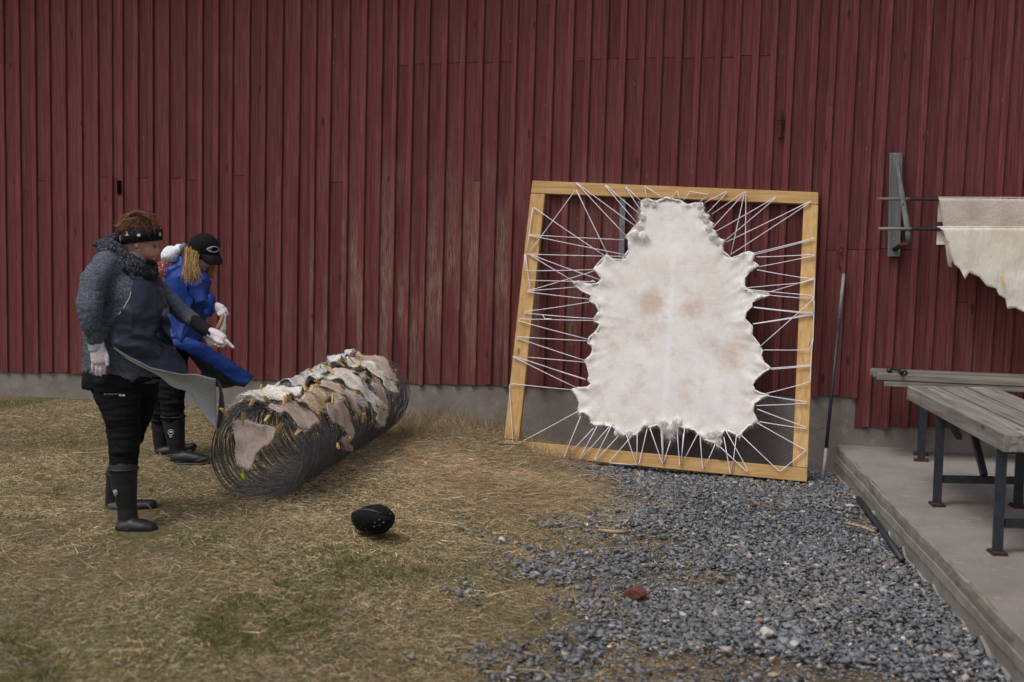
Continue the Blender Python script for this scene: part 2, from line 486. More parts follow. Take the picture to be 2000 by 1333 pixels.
# iron hardware on the wall
def hardware():
    P = lambda u, v, off: on_wall(1300 + u / 2.857, v / 2.857, off)
    bolt = MB().tube([P(641, 622, .058), P(641, 690, .058)], 0.016, 10)
    bolt.tube([P(641, 690, .058), P(638, 765, .056)], 0.010, 8)
    bolt.tube([P(622, 672, .05), P(641, 668, .078), P(660, 672, .05)], 0.006, 6)
    bolt.tube([P(636, 745, .05), P(637, 768, .05)], 0.018, 8)
    bolt.build('sliding_bolt', MAT['rust'], barn, smooth=False)
    Q = lambda u, v, off: on_wall(1600 + u / 3.333, 280 + v / 3.333, off)
    h = MB().tube([Q(150, 678, .05), Q(125, 678, .07), Q(118, 690, .072), Q(120, 805, .068), Q(143, 808, .05)], 0.006, 6)
    h.tube([Q(140, 700, .03), Q(140, 700, .075)], 0.011, 8)
    h.build('hook_latch', MAT['red_iron'], barn)
    # galvanised strip behind the stretching frame
    a, b = on_wall(1211, 388, .055), on_wall(1222, 388, .055)
    c, d = on_wall(1208, 507, .055), on_wall(1219, 507, .055)
    MB().prism([a, b, d, c], (0, -0.004, 0)).build('galvanised_strip', MAT['galv'], barn)
hardware()

# ------------------------------------------------------------------ concrete slab on the right
def build_slab():
    T = [(1631, 866), (1680, 917), (1727, 969), (1810, 1054), (1899, 1146), (2000, 1251)]
    top = [on_z(x, y, 0.0) for x, y in T]
    d = (top[-1] - top[-2]).normalized()
    top.append(top[-1] + d * 1.2); top.append(top[-1] + d * 4.0)
    top[0] = Vector((top[0].x - 0.005, 0.03, 0))
    # resample
    P = []
    for a, b in zip(top[:-1], top[1:]):
        n = max(1, int((b - a).length / 0.06))
        for i in range(n): P.append(a.lerp(b, i / n))
    P.append(top[-1])
    n = len(P)
    V = []; 
    prof = [(0.0, -0.45), (0.002, -0.2), (0.002, -0.135), (-0.004, -0.13), (0.0, -0.085), (0.004, -0.08), (0.002, -0.04), (0.003, -0.012), (0.012, -0.001)]  # side profile: (inset, z)
    for (ins, z) in prof:
        for i, p in enumerate(P):
            jit = 0.010 * noise.noise(Vector((p.y * 4, z * 8, 2))) + 0.006 * noise.noise(Vector((p.y * 22, z * 14, 4))) + (0.018 * max(0, noise.noise(Vector((p.y * 9, 3, 4))) - .25) if z > -.03 else 0)
            V.append((p.x + ins + jit, p.y, z + (0.004 * noise.noise(Vector((p.y * 9, 0, 7))) if z > -0.05 else 0)))
    F_ = []
    for k in range(len(prof) - 1):
        for i in range(n - 1):
            F_.append((k * n + i, k * n + i + 1, (k + 1) * n + i + 1, (k + 1) * n + i))
    root = empty('concrete_slab', (top[0].x, 0, -0.2)); tag(root, kind='structure')
    MB().add(V, F_).build('slab_edge', MAT['slab_side'], root)
    # top sheet
    W = 7.0
    V2 = []; F2 = []
    cols = [0, 0.02, 0.1, 0.4, 1.0, 2.0, 4.0, W]
    for p in P:
        for c in cols:
            V2.append((p.x + 0.012 + c + (0.006 * noise.noise(Vector((p.y * 6, -0.008, 2))) if c == 0 else 0), p.y, -0.001 + (0.004 * noise.noise(Vector((p.y * 9, 0, 7))) if c == 0 else 0.003 * noise.noise(Vector((p.y * 2, c * 2, 3))))))
    nc = len(cols)
    for i in range(n - 1):
        for k in range(nc - 1):
            F2.append((i * nc + k, (i + 1) * nc + k, (i + 1) * nc + k + 1, i * nc + k + 1))
    MB().add(V2, F2).build('slab_top', MAT['concrete'], root, smooth=True)
    # pale mortar squeezed out along the foot of the slab
    V = []; F_ = []; k = 0
    for i, p in enumerate(P):
        w = .004 + .075 * max(0, noise.noise(Vector((p.y * 5, 1, 1))) - .05) + .018 * noise.noise(Vector((p.y * 21, 2, 1)))
        h = .008 + .09 * max(0, noise.noise(Vector((p.y * 6, 7, 1)))) + .02 * noise.noise(Vector((p.y * 27, 2, 9)))
        V += [(p.x - max(.004, w), p.y, -.235), (p.x - max(.003, w) * .75, p.y + .004, -.222 + max(.004, h) * .45), (p.x - .012, p.y, -.222 + max(.006, h)), (p.x + .02, p.y, -.222 + max(.006, h))]
    for i in range(n - 1):
        for q in range(3): F_.append((i * 4 + q, i * 4 + q + 1, (i + 1) * 4 + q + 1, (i + 1) * 4 + q))
    MB().add(V, F_).build('mortar_spill', m_concrete('pale_mortar', (.3, .285, .26), 6), root)
    return P
SLAB_EDGE = build_slab()
_sy = np.array([p.y for p in SLAB_EDGE][::-1]); _sx = np.array([p.x for p in SLAB_EDGE][::-1])
def slab_x(y): return np.interp(y, _sy, _sx)
# ------------------------------------------------------------------ stretching frame leaning on the wall
_ft = on_wall(1300, 360, 0.06)
_fb = on_wall(1280, 912, 0.50)
FR_P = _ft
_tv = Vector((0, _ft.y - _fb.y, _ft.z - _fb.z)).normalized()
FR_N = Vector((1, 0, 0)).cross(_tv).normalized()      # towards the viewer
if FR_N.y > 0: FR_N = -FR_N
def onf(px, py, off=0.0):
    return on_plane(px, py, FR_P + FR_N * off, FR_N)
frame = empty('stretching_frame', on_wall(1280, 912, 0.5), 'square pine stretching frame leaning on the barn wall', 'frame')
def timber(name, q, mat, d=0.045):
    m = MB(); a = [onf(*p) for p in q]
    m.hexa([a[0] - FR_N * d, a[1] - FR_N * d, a[2] - FR_N * d, a[3] - FR_N * d, a[0], a[1], a[2], a[3]])
    return m.build(name, mat, frame, bevel=0.003)
timber('top_rail', [(1040, 353), (1598.5, 376), (1598, 399.5), (1036.5, 377.3)], MAT['pine'])
timber('bottom_rail', [(984, 858.5), (1577, 915.5), (1576, 942), (981.5, 884.5)], MAT['pine'])
timber('side_rail', [(1036.5, 378.2), (1064, 379.3), (1013, 860.3), (984.2, 857.5)], MAT['pine_up'])
timber('side_rail', [(1569.5, 399.2), (1598, 400.4), (1577.2, 914.6), (1547.5, 911.8)], MAT['pine_up'])

# ------------------------------------------------------------------ the large white hide
c4 = lambda u, v: (960 + u / 3.603, 330 + v / 3.603)
c5 = lambda u, v: (1290 + u / 3.603, 330 + v / 3.603)
c6 = lambda u, v: (960 + u / 4.444, 660 + v / 4.444)
c7 = lambda u, v: (1290 + u / 4.444, 660 + v / 4.444)
HIDE = [(1254, 394), (1265, 390), (1280, 396), (1295, 391), (1302, 387), (1320, 392), (1328, 393), (1343, 402), (1360, 398), (1372, 398), (1374, 407), (1375, 420), (1385, 421), (1383, 432), (1393, 438), (1386, 449), (1396, 453), (1399, 467), (1415, 471), (1411, 479), (1412.5, 492), (1429, 505), (1442, 501), (1456, 494), (1463, 493), (1474, 497.5), (1470, 511), (1482, 520), (1465, 531), (1454, 544), (1453, 559), (1457.5, 565), (1474, 571), (1495, 572.5), (1504, 577), (1487, 582), (1469, 591), (1469, 599), (1457, 610), (1454, 624), (1469, 638), (1468, 655), (1481, 671), (1489, 686), (1486, 695), (1492, 709), (1506, 720), (1492, 727), (1476, 741), (1470, 752), (1474, 763), (1486, 769), (1501, 772.5), (1488, 779), (1473, 788), (1470, 804), (1477, 820), (1479, 825), (1461, 833), (1450, 844.5), (1445, 856), (1438, 849), (1425, 843), (1416, 841), (1407, 851), (1405, 874), (1398, 868), (1389, 864), (1376, 858), (1366, 849), (1357, 840), (1342, 838), (1333, 835.5), (1326, 832), (1317, 846), (1310, 858), (1303, 844), (1294, 838), (1284, 830), (1270, 835), (1259, 833), (1250, 842), (1241, 850), (1226, 846), (1214, 852), (1207, 846), (1198, 834), (1180, 831), (1165, 833), (1156, 826), (1153, 815), (1140, 806), (1133, 811), (1131, 802), (1133, 788), (1126, 772), (1117.5, 761), (1128, 758), (1148, 757), (1156, 750), (1149, 743), (1152, 734), (1148, 714), (1143, 705), (1154, 696), (1159, 684), (1157, 677), (1149, 670), (1152, 660), (1168, 646), (1173, 633), (1161, 628), (1162, 622), (1171, 608), (1165, 595), (1152, 588), (1157, 578), (1138, 569), (1126, 560), (1120, 552), (1132, 551), (1154, 557), (1168, 555), (1176, 546), (1166, 532), (1160, 527), (1171, 513), (1186, 498), (1196, 507), (1215, 509), (1222, 499), (1230, 488), (1229, 469), (1224, 463), (1237, 449), (1251, 433), (1254, 413)]
UX = Vector((1, 0, 0)); UV = FR_N.cross(UX).normalized()
if UV.z < 0: UV = -UV
FO = onf(1300, 640)
def to2(p): d = p - FO; return Vector((d.dot(UX), d.dot(UV)))
def to3(x, y, off=0.0): return FO + UX * x + UV * y + FR_N * off

def poly_sheet(outline2, spacing, seed=0):
    """triangulated sheet inside a 2-D outline; returns pts (n,2), faces, boundary-distance"""
    out = []
    n = len(outline2)
    for i in range(n):
        a, b = outline2[i], outline2[(i + 1) % n]
        k = max(1, int((b - a).length / spacing))
        for j in range(k): out.append(a.lerp(b, j / k))
    xs = [p.x for p in out]; ys = [p.y for p in out]
    A = np.array([(p.x, p.y) for p in out])
    B = np.roll(A, -1, 0)
    gx, gy = np.meshgrid(np.arange(min(xs), max(xs), spacing), np.arange(min(ys), max(ys), spacing * 0.87))
    gx[1::2] += spacing / 2
    r = np.random.default_rng(seed)
    G = np.stack([gx.ravel(), gy.ravel()], 1) + r.uniform(-.15, .15, (gx.size, 2)) * spacing
    def inside_dist(G):
        inside = np.zeros(len(G), bool); dist = np.full(len(G), 1e9)
        for (ax, ay), (bx, by) in zip(A, B):
            c = (ay > G[:, 1]) != (by > G[:, 1])
            with np.errstate(divide='ignore', invalid='ignore'):
                xi = (bx - ax) * (G[:, 1] - ay) / (by - ay) + ax
            inside ^= c & (G[:, 0] < xi)
            ex, ey = bx - ax, by - ay; L = ex * ex + ey * ey + 1e-12
            t = np.clip(((G[:, 0] - ax) * ex + (G[:, 1] - ay) * ey) / L, 0, 1)
            dist = np.minimum(dist, np.hypot(G[:, 0] - ax - t * ex, G[:, 1] - ay - t * ey))
        return inside, dist
    ins, di = inside_dist(G)
    G = G[ins & (di > spacing * 0.45)]
    nb = len(out)
    pts = [Vector(p) for p in out] + [Vector((x, y)) for x, y in G]
    res = delaunay_2d_cdt(pts, [], [list(range(nb))], 1, 1e-6)
    vco = res[0]; faces = res[2]
    Vc = np.array([(p.x, p.y) for p in vco])
    _, dd = inside_dist(Vc)
    return Vc, faces, dd, out

def m_hide():
    k = NM('dried_white_rawhide', 0.62, 0.35)
    p = k.noise(2.6, 5, None, 0.6); q = k.noise(9, 6, None, 0.65); f = k.noise(55, 5, None, 0.7)
    col = k.ramp(q, [(0.27, (0.64, 0.55, 0.48)), (0.47, (0.755, 0.71, 0.675)), (0.7, (0.805, 0.785, 0.775))])
    tan = k.math('MULTIPLY', k.ramp(p, [(0.47, 0), (0.68, 1)]), k.ramp(q, [(0.3, 0.25), (0.7, 1)]))
    col = k.mix(k.math('MULTIPLY', tan, 0.55), col, (0.64, 0.49, 0.4))
    patch = k.attr('tan').outputs['Fac']
    col = k.mix(k.ramp(k.math('ADD', patch, k.math('MULTIPLY', k.math('SUBTRACT', k.noise(16, 6, None, .7), .5), 1.0)), [(0.2, 0), (0.85, 0.8)]), col, (0.58, 0.42, 0.335))
    wht = k.attr('chalk').outputs['Fac']
    col = k.mix(k.math('MULTIPLY', wht, 0.8), col, (0.86, 0.85, 0.87))
    speck = k.vor(75); col = k.mix(k.ramp(speck, [(0.05, 0.35), (0.12, 0)]), col, (0.35, 0.27, 0.23))
    col = k.mix(k.ramp(f, [(0.34, 0.2), (0.46, 0)]), col, (0.52, 0.43, 0.38))
    scr = k.noise(9, 5, k.map((1, 1, 5), rot=(0, .6, 0)), .7)
    col = k.mix(k.ramp(scr, [(.56, 0), (.7, .4)]), col, (.84, .83, .84))
    k.bump(k.math('ADD', q, f), 0.35, 0.006)
    k.b.inputs['Subsurface Weight'].default_value = 0.0
    return k.done(col)
MAT['hide'] = m_hide()

def m_attr(name, rough=0.85, spec=0.2, trans=0.0):
    k = NM(name, rough, spec)
    c = k.attr('col').outputs['Color']
    if trans:
        tb = k.n.new('ShaderNodeBsdfTranslucent'); k.l.new(c, tb.inputs['Color'])
        mx = k.n.new('ShaderNodeMixShader'); mx.inputs[0].default_value = trans
        k.l.new(k.b.outputs[0], mx.inputs[1]); k.l.new(tb.outputs[0], mx.inputs[2])
        k.l.new(mx.outputs[0], k.n['Material Output'].inputs['Surface'])
    return k.done(c)
MAT['fur'] = m_attr('fur_strands', 0.8, 0.25, 0.5)

def strips(name, roots, dirs, lens, width, cols, mat, parent=None, bend=None, nseg=3, side=None, kind=None):
    """many thin tapered blades in one mesh; numpy arrays (n,3)"""
    o0 = np.array(origin_of(parent)) if parent is not None else np.zeros(3)
    n = len(roots); roots = np.asarray(roots, float) - o0; dirs = np.asarray(dirs, float)
    dirs = dirs / np.maximum(np.linalg.norm(dirs, axis=1, keepdims=True), 1e-9)
    lens = np.broadcast_to(np.asarray(lens, float), (n,)); width = np.broadcast_to(np.asarray(width, float), (n,))
    if bend is None: bend = np.zeros((n, 3))
    if side is None:
        side = np.cross(dirs, rng.normal(size=(n, 3)))
    side = side / np.maximum(np.linalg.norm(side, axis=1, keepdims=True), 1e-9)
    V = np.zeros((n, 2 * nseg + 1, 3), np.float32)
    for s in range(nseg):
        t = s / nseg
        c = roots + dirs * (lens * t)[:, None] + bend * (lens * t * t)[:, None]
        w = (width * (1 - 0.75 * t) / 2)[:, None]
        V[:, 2 * s] = c - side * w; V[:, 2 * s + 1] = c + side * w
    V[:, -1] = roots + dirs * lens[:, None] + bend * lens[:, None]
    nv = 2 * nseg + 1
    base = (np.arange(n) * nv)[:, None]
    loops = []; 
    tri = np.array([(2 * nseg - 2, 2 * nseg - 1, 2 * nseg)])
    quads = np.array([(2 * s, 2 * s + 1, 2 * s + 3, 2 * s + 2) for s in range(nseg - 1)]).reshape(-1, 4)
    q = (base[:, :, None] + quads[None]).reshape(-1) if len(quads) else np.zeros(0, int)
    tr = (base[:, :, None] + tri[None]).reshape(-1)
    me = bpy.data.meshes.new(name)
    nq = n * len(quads)
    me.vertices.add(n * nv); me.vertices.foreach_set('co', V.reshape(-1))
    me.loops.add(len(q) + len(tr)); me.loops.foreach_set('vertex_index', np.concatenate([q, tr]).astype(np.int32))
    me.polygons.add(nq + n)
    ls = np.concatenate([np.arange(nq) * 4, nq * 4 + np.arange(n) * 3]).astype(np.int32)
    me.polygons.foreach_set('loop_start', ls)
    me.update(calc_edges=True)
    ca = me.attributes.new('col', 'FLOAT_COLOR', 'POINT')
    C = np.ones((n, nv, 4), np.float32); C[:, :, :3] = np.asarray(cols)[:, None, :]
    ca.data.foreach_set('color', C.reshape(-1))
    o = link(name, me, mat, parent)
    if kind: o['kind'] = kind
    return o

hide = empty('stretched_hide', to3(0, -0.9), 'large pale scraped hide with furry edges laced inside the pine frame', 'hide')
def build_hide():
    out2 = [to2(onf(x, y)) for x, y in HIDE]
    V, F_, dd, bnd = poly_sheet(out2, 0.017, 3)
    co = []; tan = []; chalk = []
    cen = to2(onf(1308, 640))
    tp = [(1270, 592, .11, .11, .95), (1350, 600, .12, .085, .95), (1430, 690, .16, .18, .7), (1290, 640, .14, .06, .4), (1340, 760, .07, .12, .45), (1170, 780, .1, .1, .4), (1200, 690, .1, .08, .35), (1190, 600, .06, .1, .35), (1425, 790, .1, .05, .35), (1300, 420, .05, .05, .4), (1380, 650, .09, .06, .4)]
    tps = [(to2(onf(a, b)), c, d, e) for a, b, c, d, e in tp]
    for (x, y), d in zip(V, dd):
        e = math.exp(-d / 0.035)
        an_ = math.atan2(y, x)
        rip = 0.015 * math.exp(-d / 0.06) * noise.noise(Vector((math.cos(an_) * 9, math.sin(an_) * 9, d * 2))) + 0.007 * math.exp(-d / 0.1) * noise.noise(Vector((math.cos(an_) * 22, math.sin(an_) * 22, d * 2))) + noise.noise(Vector((x * 14, y * 14, 3))) * 0.028 * e + noise.noise(Vector((x * 35, y * 35, 9))) * 0.008 * e
        big = 0.012 * noise.noise(Vector((x * 3, y * 3, 0))) * min(1, d / 0.1)
        co.append(to3(x, y, 0.004 + rip + big + 0.012 * e))
        t = 0
        wx = x + .07 * noise.noise(Vector((x * 7, y * 7, 11))) + .03 * noise.noise(Vector((x * 19, y * 19, 4))); wy = y + .07 * noise.noise(Vector((x * 7, y * 7, 23))) + .03 * noise.noise(Vector((x * 19, y * 19, 31)))
        for c, a, b, g in tps: t += g * math.exp(-(((wx - c.x) / a) ** 2 + ((wy - c.y) / b) ** 2))
        tan.append(min(1, t))
        chalk.append(0.9 * math.exp(-((x - cen.x) / 0.022) ** 2) * (0.6 + 0.4 * noise.noise(Vector((0, y * 6, 2)))) if y < 0.55 else 0.2)
    nV = len(co)
    back = [p - FR_N * 0.004 for p in co]
    faces = [tuple(f) for f in F_]
    # edges used once form the rim
    cnt = {}
    for f in faces:
        for i in range(len(f)):
            a, b = f[i], f[(i + 1) % len(f)]
            cnt[(a, b)] = cnt.get((a, b), 0) + 1
    rim = [e for e in cnt if (e[1], e[0]) not in cnt]
    allf = faces + [tuple(i + nV for i in reversed(f)) for f in faces] + [(b, a, a + nV, b + nV) for a, b in rim]
    o = MB().add(co + back, allf).build('skin', MAT['hide'], hide, smooth=True)
    for nm, arr in (('tan', tan), ('chalk', chalk)):
        at = o.data.attributes.new(nm, 'FLOAT', 'POINT')
        at.data.foreach_set('value', np.array(arr + arr, np.float32))
    # rolled furry rim and fur strands pointing outwards
    nb = len(bnd)
    R = []; D = []; L = []; Cc = []; B = []; W = []
    rr = random.Random(3)
    roll = []
    for i in range(nb):
        a = bnd[i - 1]; b = bnd[(i + 1) % nb]; p = bnd[i]
        t = (b - a).normalized(); nrm = Vector((t.y, -t.x))
        # orient outwards
        px = p + nrm * 0.004
        roll.append((p, nrm, t))
    # outline runs clockwise in the picture: outward is the left of travel in 2-D (y up)
    sgn = 1
    area = sum(bnd[i].x * bnd[(i + 1) % nb].y - bnd[(i + 1) % nb].x * bnd[i].y for i in range(nb))
    if area < 0: sgn = -1
    pts = []; rad = []
    for i, (p, nrm, t) in enumerate(roll):
        f = noise.noise(Vector((p.x * 5, p.y * 5, 8)))
        r_ = 0.0055 + 0.005 * max(0, f + 0.3) + 0.003 * noise.noise(Vector((p.x * 40, p.y * 40, 1)))
        pts.append(to3(p.x, p.y, 0.011)); rad.append(max(0.003, r_))
    MB().tube(pts, rad, 7, closed=True).build('rolled_rim', MAT['fur_rim'], o, smooth=True)
    for i, (p, nrm, t) in enumerate(roll):
        nrm = nrm * sgn
        f = 0.5 + 0.9 * noise.noise(Vector((p.x * 4 + 3, p.y * 4, 2)))
        # long fur on the neck, lower edge and the tail, short on the sides
        lng = 0.5 + (0.9 if p.y > 0.62 else 0) + (0.45 if p.y < -0.62 else 0)
        tail = abs(p.x - to2(onf(1310, 850)).x) < 0.05 and p.y < -0.6
        if tail: lng = 2.0
        cnt_ = int(16 * (0.6 + max(0, f)) * (1 + 0.6 * (lng > 1)))
        for _ in range(cnt_):
            s = rr.random()
            q = p + t * (s - 0.5) * 0.018
            d2 = nrm * rr.uniform(0.3, 1.0) + t * rr.gauss(0, 0.45)
            d3 = UX * d2.x + UV * d2.y + FR_N * rr.uniform(-0.5, 0.45)
            l = (0.010 + 0.03 * rr.random() * max(0.25, f + 0.35)) * lng
            R.append(to3(q.x, q.y, rr.uniform(-0.004, 0.014)) - (UX * nrm.x + UV * nrm.y) * 0.006); D.append(d3); L.append(l)
            g = rr.uniform(0.7, 0.95) * (0.72 if rr.random() < 0.12 else 1)
            Cc.append((g, g * 0.965, g * 0.93)); W.append(0.0022)
            B.append((0, 0, -0.45))
    strips('fur_fringe', [tuple(v) for v in R], [tuple(v) for v in D], L, W, Cc, MAT['fur'], o, np.array(B), 3, kind='stuff')
MAT['fur_white'] = m_plain('white_fleece', (.86, .84, .8), .95, .1, .06, 120, .3, .006)
MAT['fur_rim'] = m_plain('white_fur_rim', (0.82, 0.79, 0.75), 0.9, 0.15, 0.15, 60, 0.8, 0.008)
build_hide()
# fluffy fleece turned over the edge at the neck, the tail and the lower corners
def fleece(spots, seed):
    rr = random.Random(seed)
    R = []; D = []; L = []; Cc = []; B = []
    for (px, py, r) in spots:
        c = onf(px, py, 0.012)
        tilt = rr.uniform(0, 6.28)
        for k in range(150):
            a = rr.uniform(0, 6.28); q = math.sqrt(rr.random()) * r * 0.8
            h = math.sqrt(max(0, 1 - (q / r) ** 2)) * r * 0.55
            flow = UX * math.cos(tilt + 1.2 * noise.noise(Vector((px * .2 + a, py * .2, 0)))) + UV * math.sin(tilt + a * .15)
            R.append(c + UX * q * math.cos(a) + UV * q * math.sin(a) + FR_N * (h * rr.uniform(.4, 1)))
            D.append(flow + FR_N * rr.uniform(0, .5) + UX * rr.gauss(0, .35) + UV * rr.gauss(0, .35)); L.append(r * rr.uniform(.35, .8))
            g = rr.uniform(.74, .95) * (0.75 if rr.random() < .1 else 1); Cc.append((g, g * .97, g * .945)); B.append((0, -.1, -.3))
    return R, D, L, Cc, B
def fleeces(name, spots, seed):
    R, D, L, Cc, B = fleece(spots, seed)
    m = MB()
    for (px, py, r) in spots:
        c = onf(px, py, 0.006); V = []; n = 14
        for i in range(8):
            ph = math.pi * i / 7
            for j in range(n):
                th = 2 * math.pi * j / n
                p = UX * (r * .8 * math.sin(ph) * math.cos(th)) + UV * (r * .8 * math.sin(ph) * math.sin(th)) + FR_N * (r * .5 * math.cos(ph))
                V.append(c + p * (1 + .35 * noise.noise((c + p) * 40)))
        m.add(V, [(i * n + j, i * n + (j + 1) % n, (i + 1) * n + (j + 1) % n, (i + 1) * n + j) for i in range(7) for j in range(n)])
    m.build(name + '_base', MAT['fur_white'], hide, smooth=True)['kind'] = 'stuff'
    strips(name, [tuple(v) for v in R], [tuple(v) for v in D], L, 0.0028, Cc, MAT['fur'], hide, np.array(B), 3, kind='stuff')
fleeces('neck_fleece', [(1262, 396, .035), (1278, 400, .03), (1256, 425, .03), (1249, 443, .035), (1240, 458, .045), (1256, 462, .05), (1366, 404, .03), (1370, 418, .035), (1380, 432, .03), (1384, 446, .035), (1392, 462, .04), (1402, 470, .03)], 4)
fleeces('tail_fleece', [(1297, 826, .04), (1304, 838, .035), (1312, 836, .045), (1322, 824, .045), (1310, 850, .03), (1390, 850, .04), (1404, 862, .03), (1404, 848, .035), (1205, 846, .03), (1228, 848, .035)], 6)

# ------------------------------------------------------------------ lacing cord, one run for each side of the hide
CORDS = {
 'left': (c4, [[(290, 275), (245, 600)], [(298, 272), (800, 615)], [(590, 150), (255, 600)], [(598, 152), (818, 605)],
   [(265, 465), (930, 500)], [(265, 468), (940, 605)], [(240, 600), (945, 617)], [(265, 600), (760, 780)], [(265, 602), (575, 790)],
   [(232, 605), (240, 718), (720, 710)], [(238, 600), (262, 780), (278, 850)], [(255, 785), (730, 795)],
   [(720, 720), (285, 852), (245, 860), (600, 832)], [(250, 866), (690, 917)], [(690, 938), (235, 1005), (230, 1015), (720, 1055)],
   [(720, 1068), (380, 1060), (200, 1058), (188, 1070), (680, 1200)], [(690, 1212), (180, 1182), (178, 1190), (665, 1352)],
   [(662, 1362), (155, 1316), (660, 1485)], [(152, 1320), (665, 1482)], [(150, 1322), (600, 1542)],
   [(690, 800), (710, 785), (735, 800)], [(360, 1028), (375, 1055), (420, 1055)],
   [(568, 1556), (162, 1515), (130, 1518), (126, 1527), (150, 1922), (158, 1934), (187, 1934), (612, 1705)]]),
 'top': (c4, [[(955, 480), (595, 97), (600, 100), (1028, 415)], [(1030, 390), (800, 118), (806, 116), (1055, 330)],
   [(1055, 300), (942, 128), (945, 126), (1062, 235)], [(1095, 215), (1078, 128), (1082, 124), (1225, 215)],
   [(1325, 215), (1308, 155 + 0), (1255, 215)][::-1], [(1355, 220), (1395, 160), (1525, 180), (1460, 240)],
   [(1505, 325), (1655, 170), (1650, 162), (1500, 238)], [(1550, 320), (1775, 165), (1780, 170), (1515, 460)],
   [(1685, 600), (1780, 170), (1787, 160), (1790, 165), (1787, 585)], [(1650, 500), (2000, 205), (2002, 198), (1580, 440)],
   [(1680, 605), (2245, 235), (2245, 228), (1655, 515)]]),
 'bottom': (c6, [[(775, 680), (630, 1030), (640, 1045), (885, 785)], [(915, 770), (768, 1040), (775, 1052), (1020, 775)],
   [(1055, 735), (895, 1050), (905, 1062), (1105, 850)], [(1215, 855), (1022, 1075), (1030, 1088), (1260, 1105), (1160, 815)],
   [(1265, 820), (1262, 1105), (1285, 1080), (1350, 790)], [(1375, 785), (1480, 1085), (1490, 1095), (1485, 800), (1470, 740)],
   [(1471, 790), (1488, 1095), (1556, 890)], [(1611, 790), (1631, 1105), (1641, 1110), (1676, 790)], [(1666, 830), (1645, 1108), (1796, 820)],
   [(1811, 860), (1831, 1135), (1844, 1145), (1941, 925)], [(2016, 860), (2071, 1170), (2086, 1180), (2126, 845)],
   [(1981, 945), (2201, 1150), (2221, 1160), (2221, 1140), (2036, 810)], [(2171, 850), (2486, 1150), (2506, 1160), (2721, 985), (2716, 970), (2306, 740)]]),
 'right': (c7, [[(860, 730), (1255, 790), (1268, 780), (840, 620)], [(830, 590), (1265, 570), (1272, 558), (930, 505)],
   [(905, 488), (1280, 390), (1300, 375), (1305, 240), (1310, 130), (1325, 0), (1335, -320)], [(960, 275), (1295, 248), (1300, 238), (960, 265)],
   [(890, 107), (1290, 108), (1325, 10)], [(860, 80), (1332, -338)], [(802, -120), (1326, -209)], [(808, -118), (1326, -199)],
   [(808, -265), (1330, -215)], [(808, -262), (1326, -205)], [(956, -367), (1330, -335)], [(728, -421), (1308, -367), (1335, -332)],
   [(919, -388), (1338, -515)], [(752, -434), (987, -456), (1233, -477), (1332, -511), (1338, -505), (1326, -209)],
   [(839, -589), (1233, -520), (1332, -511)], [(857, -616), (1338, -712), (1344, -722), (833, -700)], [(820, -721), (1332, -854), (1332, -863), (808, -733)]]),
}
CL = {'left': 'white lacing cord zigzagging from the left rail to the pale hide',
      'top': 'white lacing cord fanning from the top rail to the neck of the pale hide',
      'bottom': 'white lacing cord looped between the bottom rail and the tail edge of the pale hide',
      'right': 'white lacing cord zigzagging from the right rail to the pale hide'}
nails = MB()
for key, (cv, segs) in CORDS.items():
    m = MB()
    for si, s in enumerate(segs):
        pts = [onf(*cv(*p), 0.018 + 0.004 * (si % 2)) for p in s]
        P = [pts[0]]
        for a, b in zip(pts[:-1], pts[1:]):
            n = max(2, int((b - a).length / 0.12))
            sag = -0.004 * (b - a).length
            for i in range(1, n + 1):
                t = i / n
                q = a.lerp(b, t) + Vector((0, 0, sag * 4 * t * (1 - t) * (1 + 0.5 * math.sin(si))))
                P.append(q)
        m.tube(P, 0.0032, 6)
    root = m.build('lacing_cord', MAT['cord'], None, smooth=True)
    tag(root, CL[key], 'cord', 'lacing cords on the stretching frame')
# ------------------------------------------------------------------ gravel
def project(P):
    d = P - np.array(CAM)
    z = d @ np.array(_fw)
    return CX + FPX * (d @ np.array(RT)) / z, CY - FPX * (d @ np.array(UP)) / z, z
def in_view(P, mx=120, my=90):
    x, y, z = project(P)
    return (z > 1) & (x > -mx) & (x < 2000 + mx) & (y > -my) & (y < 1333 + my)
def vnoise(X, Y, f, seed=0):
    """smooth value noise on arrays, 0..1"""
    r = np.random.default_rng(seed); T = r.random((256, 256))
    x = X * f; y = Y * f
    i = np.floor(x).astype(int); j = np.floor(y).astype(int)
    u = x - i; v = y - j; u = u * u * (3 - 2 * u); v = v * v * (3 - 2 * v)
    g = lambda a, b: T[a % 256, b % 256]
    return (g(i, j) * (1 - u) + g(i + 1, j) * u) * (1 - v) + (g(i, j + 1) * (1 - u) + g(i + 1, j + 1) * u) * v

_t = (1 + 5 ** .5) / 2
ICO_V = np.array([(-1, _t, 0), (1, _t, 0), (-1, -_t, 0), (1, -_t, 0), (0, -1, _t), (0, 1, _t), (0, -1, -_t), (0, 1, -_t), (_t, 0, -1), (_t, 0, 1), (-_t, 0, -1), (-_t, 0, 1)]) / math.sqrt(1 + _t * _t)
ICO_F0 = np.array([(0, 11, 5), (0, 5, 1), (0, 1, 7), (0, 7, 10), (0, 10, 11), (1, 5, 9), (5, 11, 4), (11, 10, 2), (10, 7, 6), (7, 1, 8), (3, 9, 4), (3, 4, 2), (3, 2, 6), (3, 6, 8), (3, 8, 9), (4, 9, 5), (2, 4, 11), (6, 2, 10), (8, 6, 7), (9, 8, 1)])
_q = [(0, 3, 2, 1), (4, 5, 6, 7), (0, 1, 5, 4), (1, 2, 6, 5), (2, 3, 7, 6), (3, 0, 4, 7)]
BOX_V = np.array([(-1, -1, -1), (1, -1, -1), (1, 1, -1), (-1, 1, -1), (-1, -1, 1), (1, -1, 1), (1, 1, 1), (-1, 1, 1)]) * .72
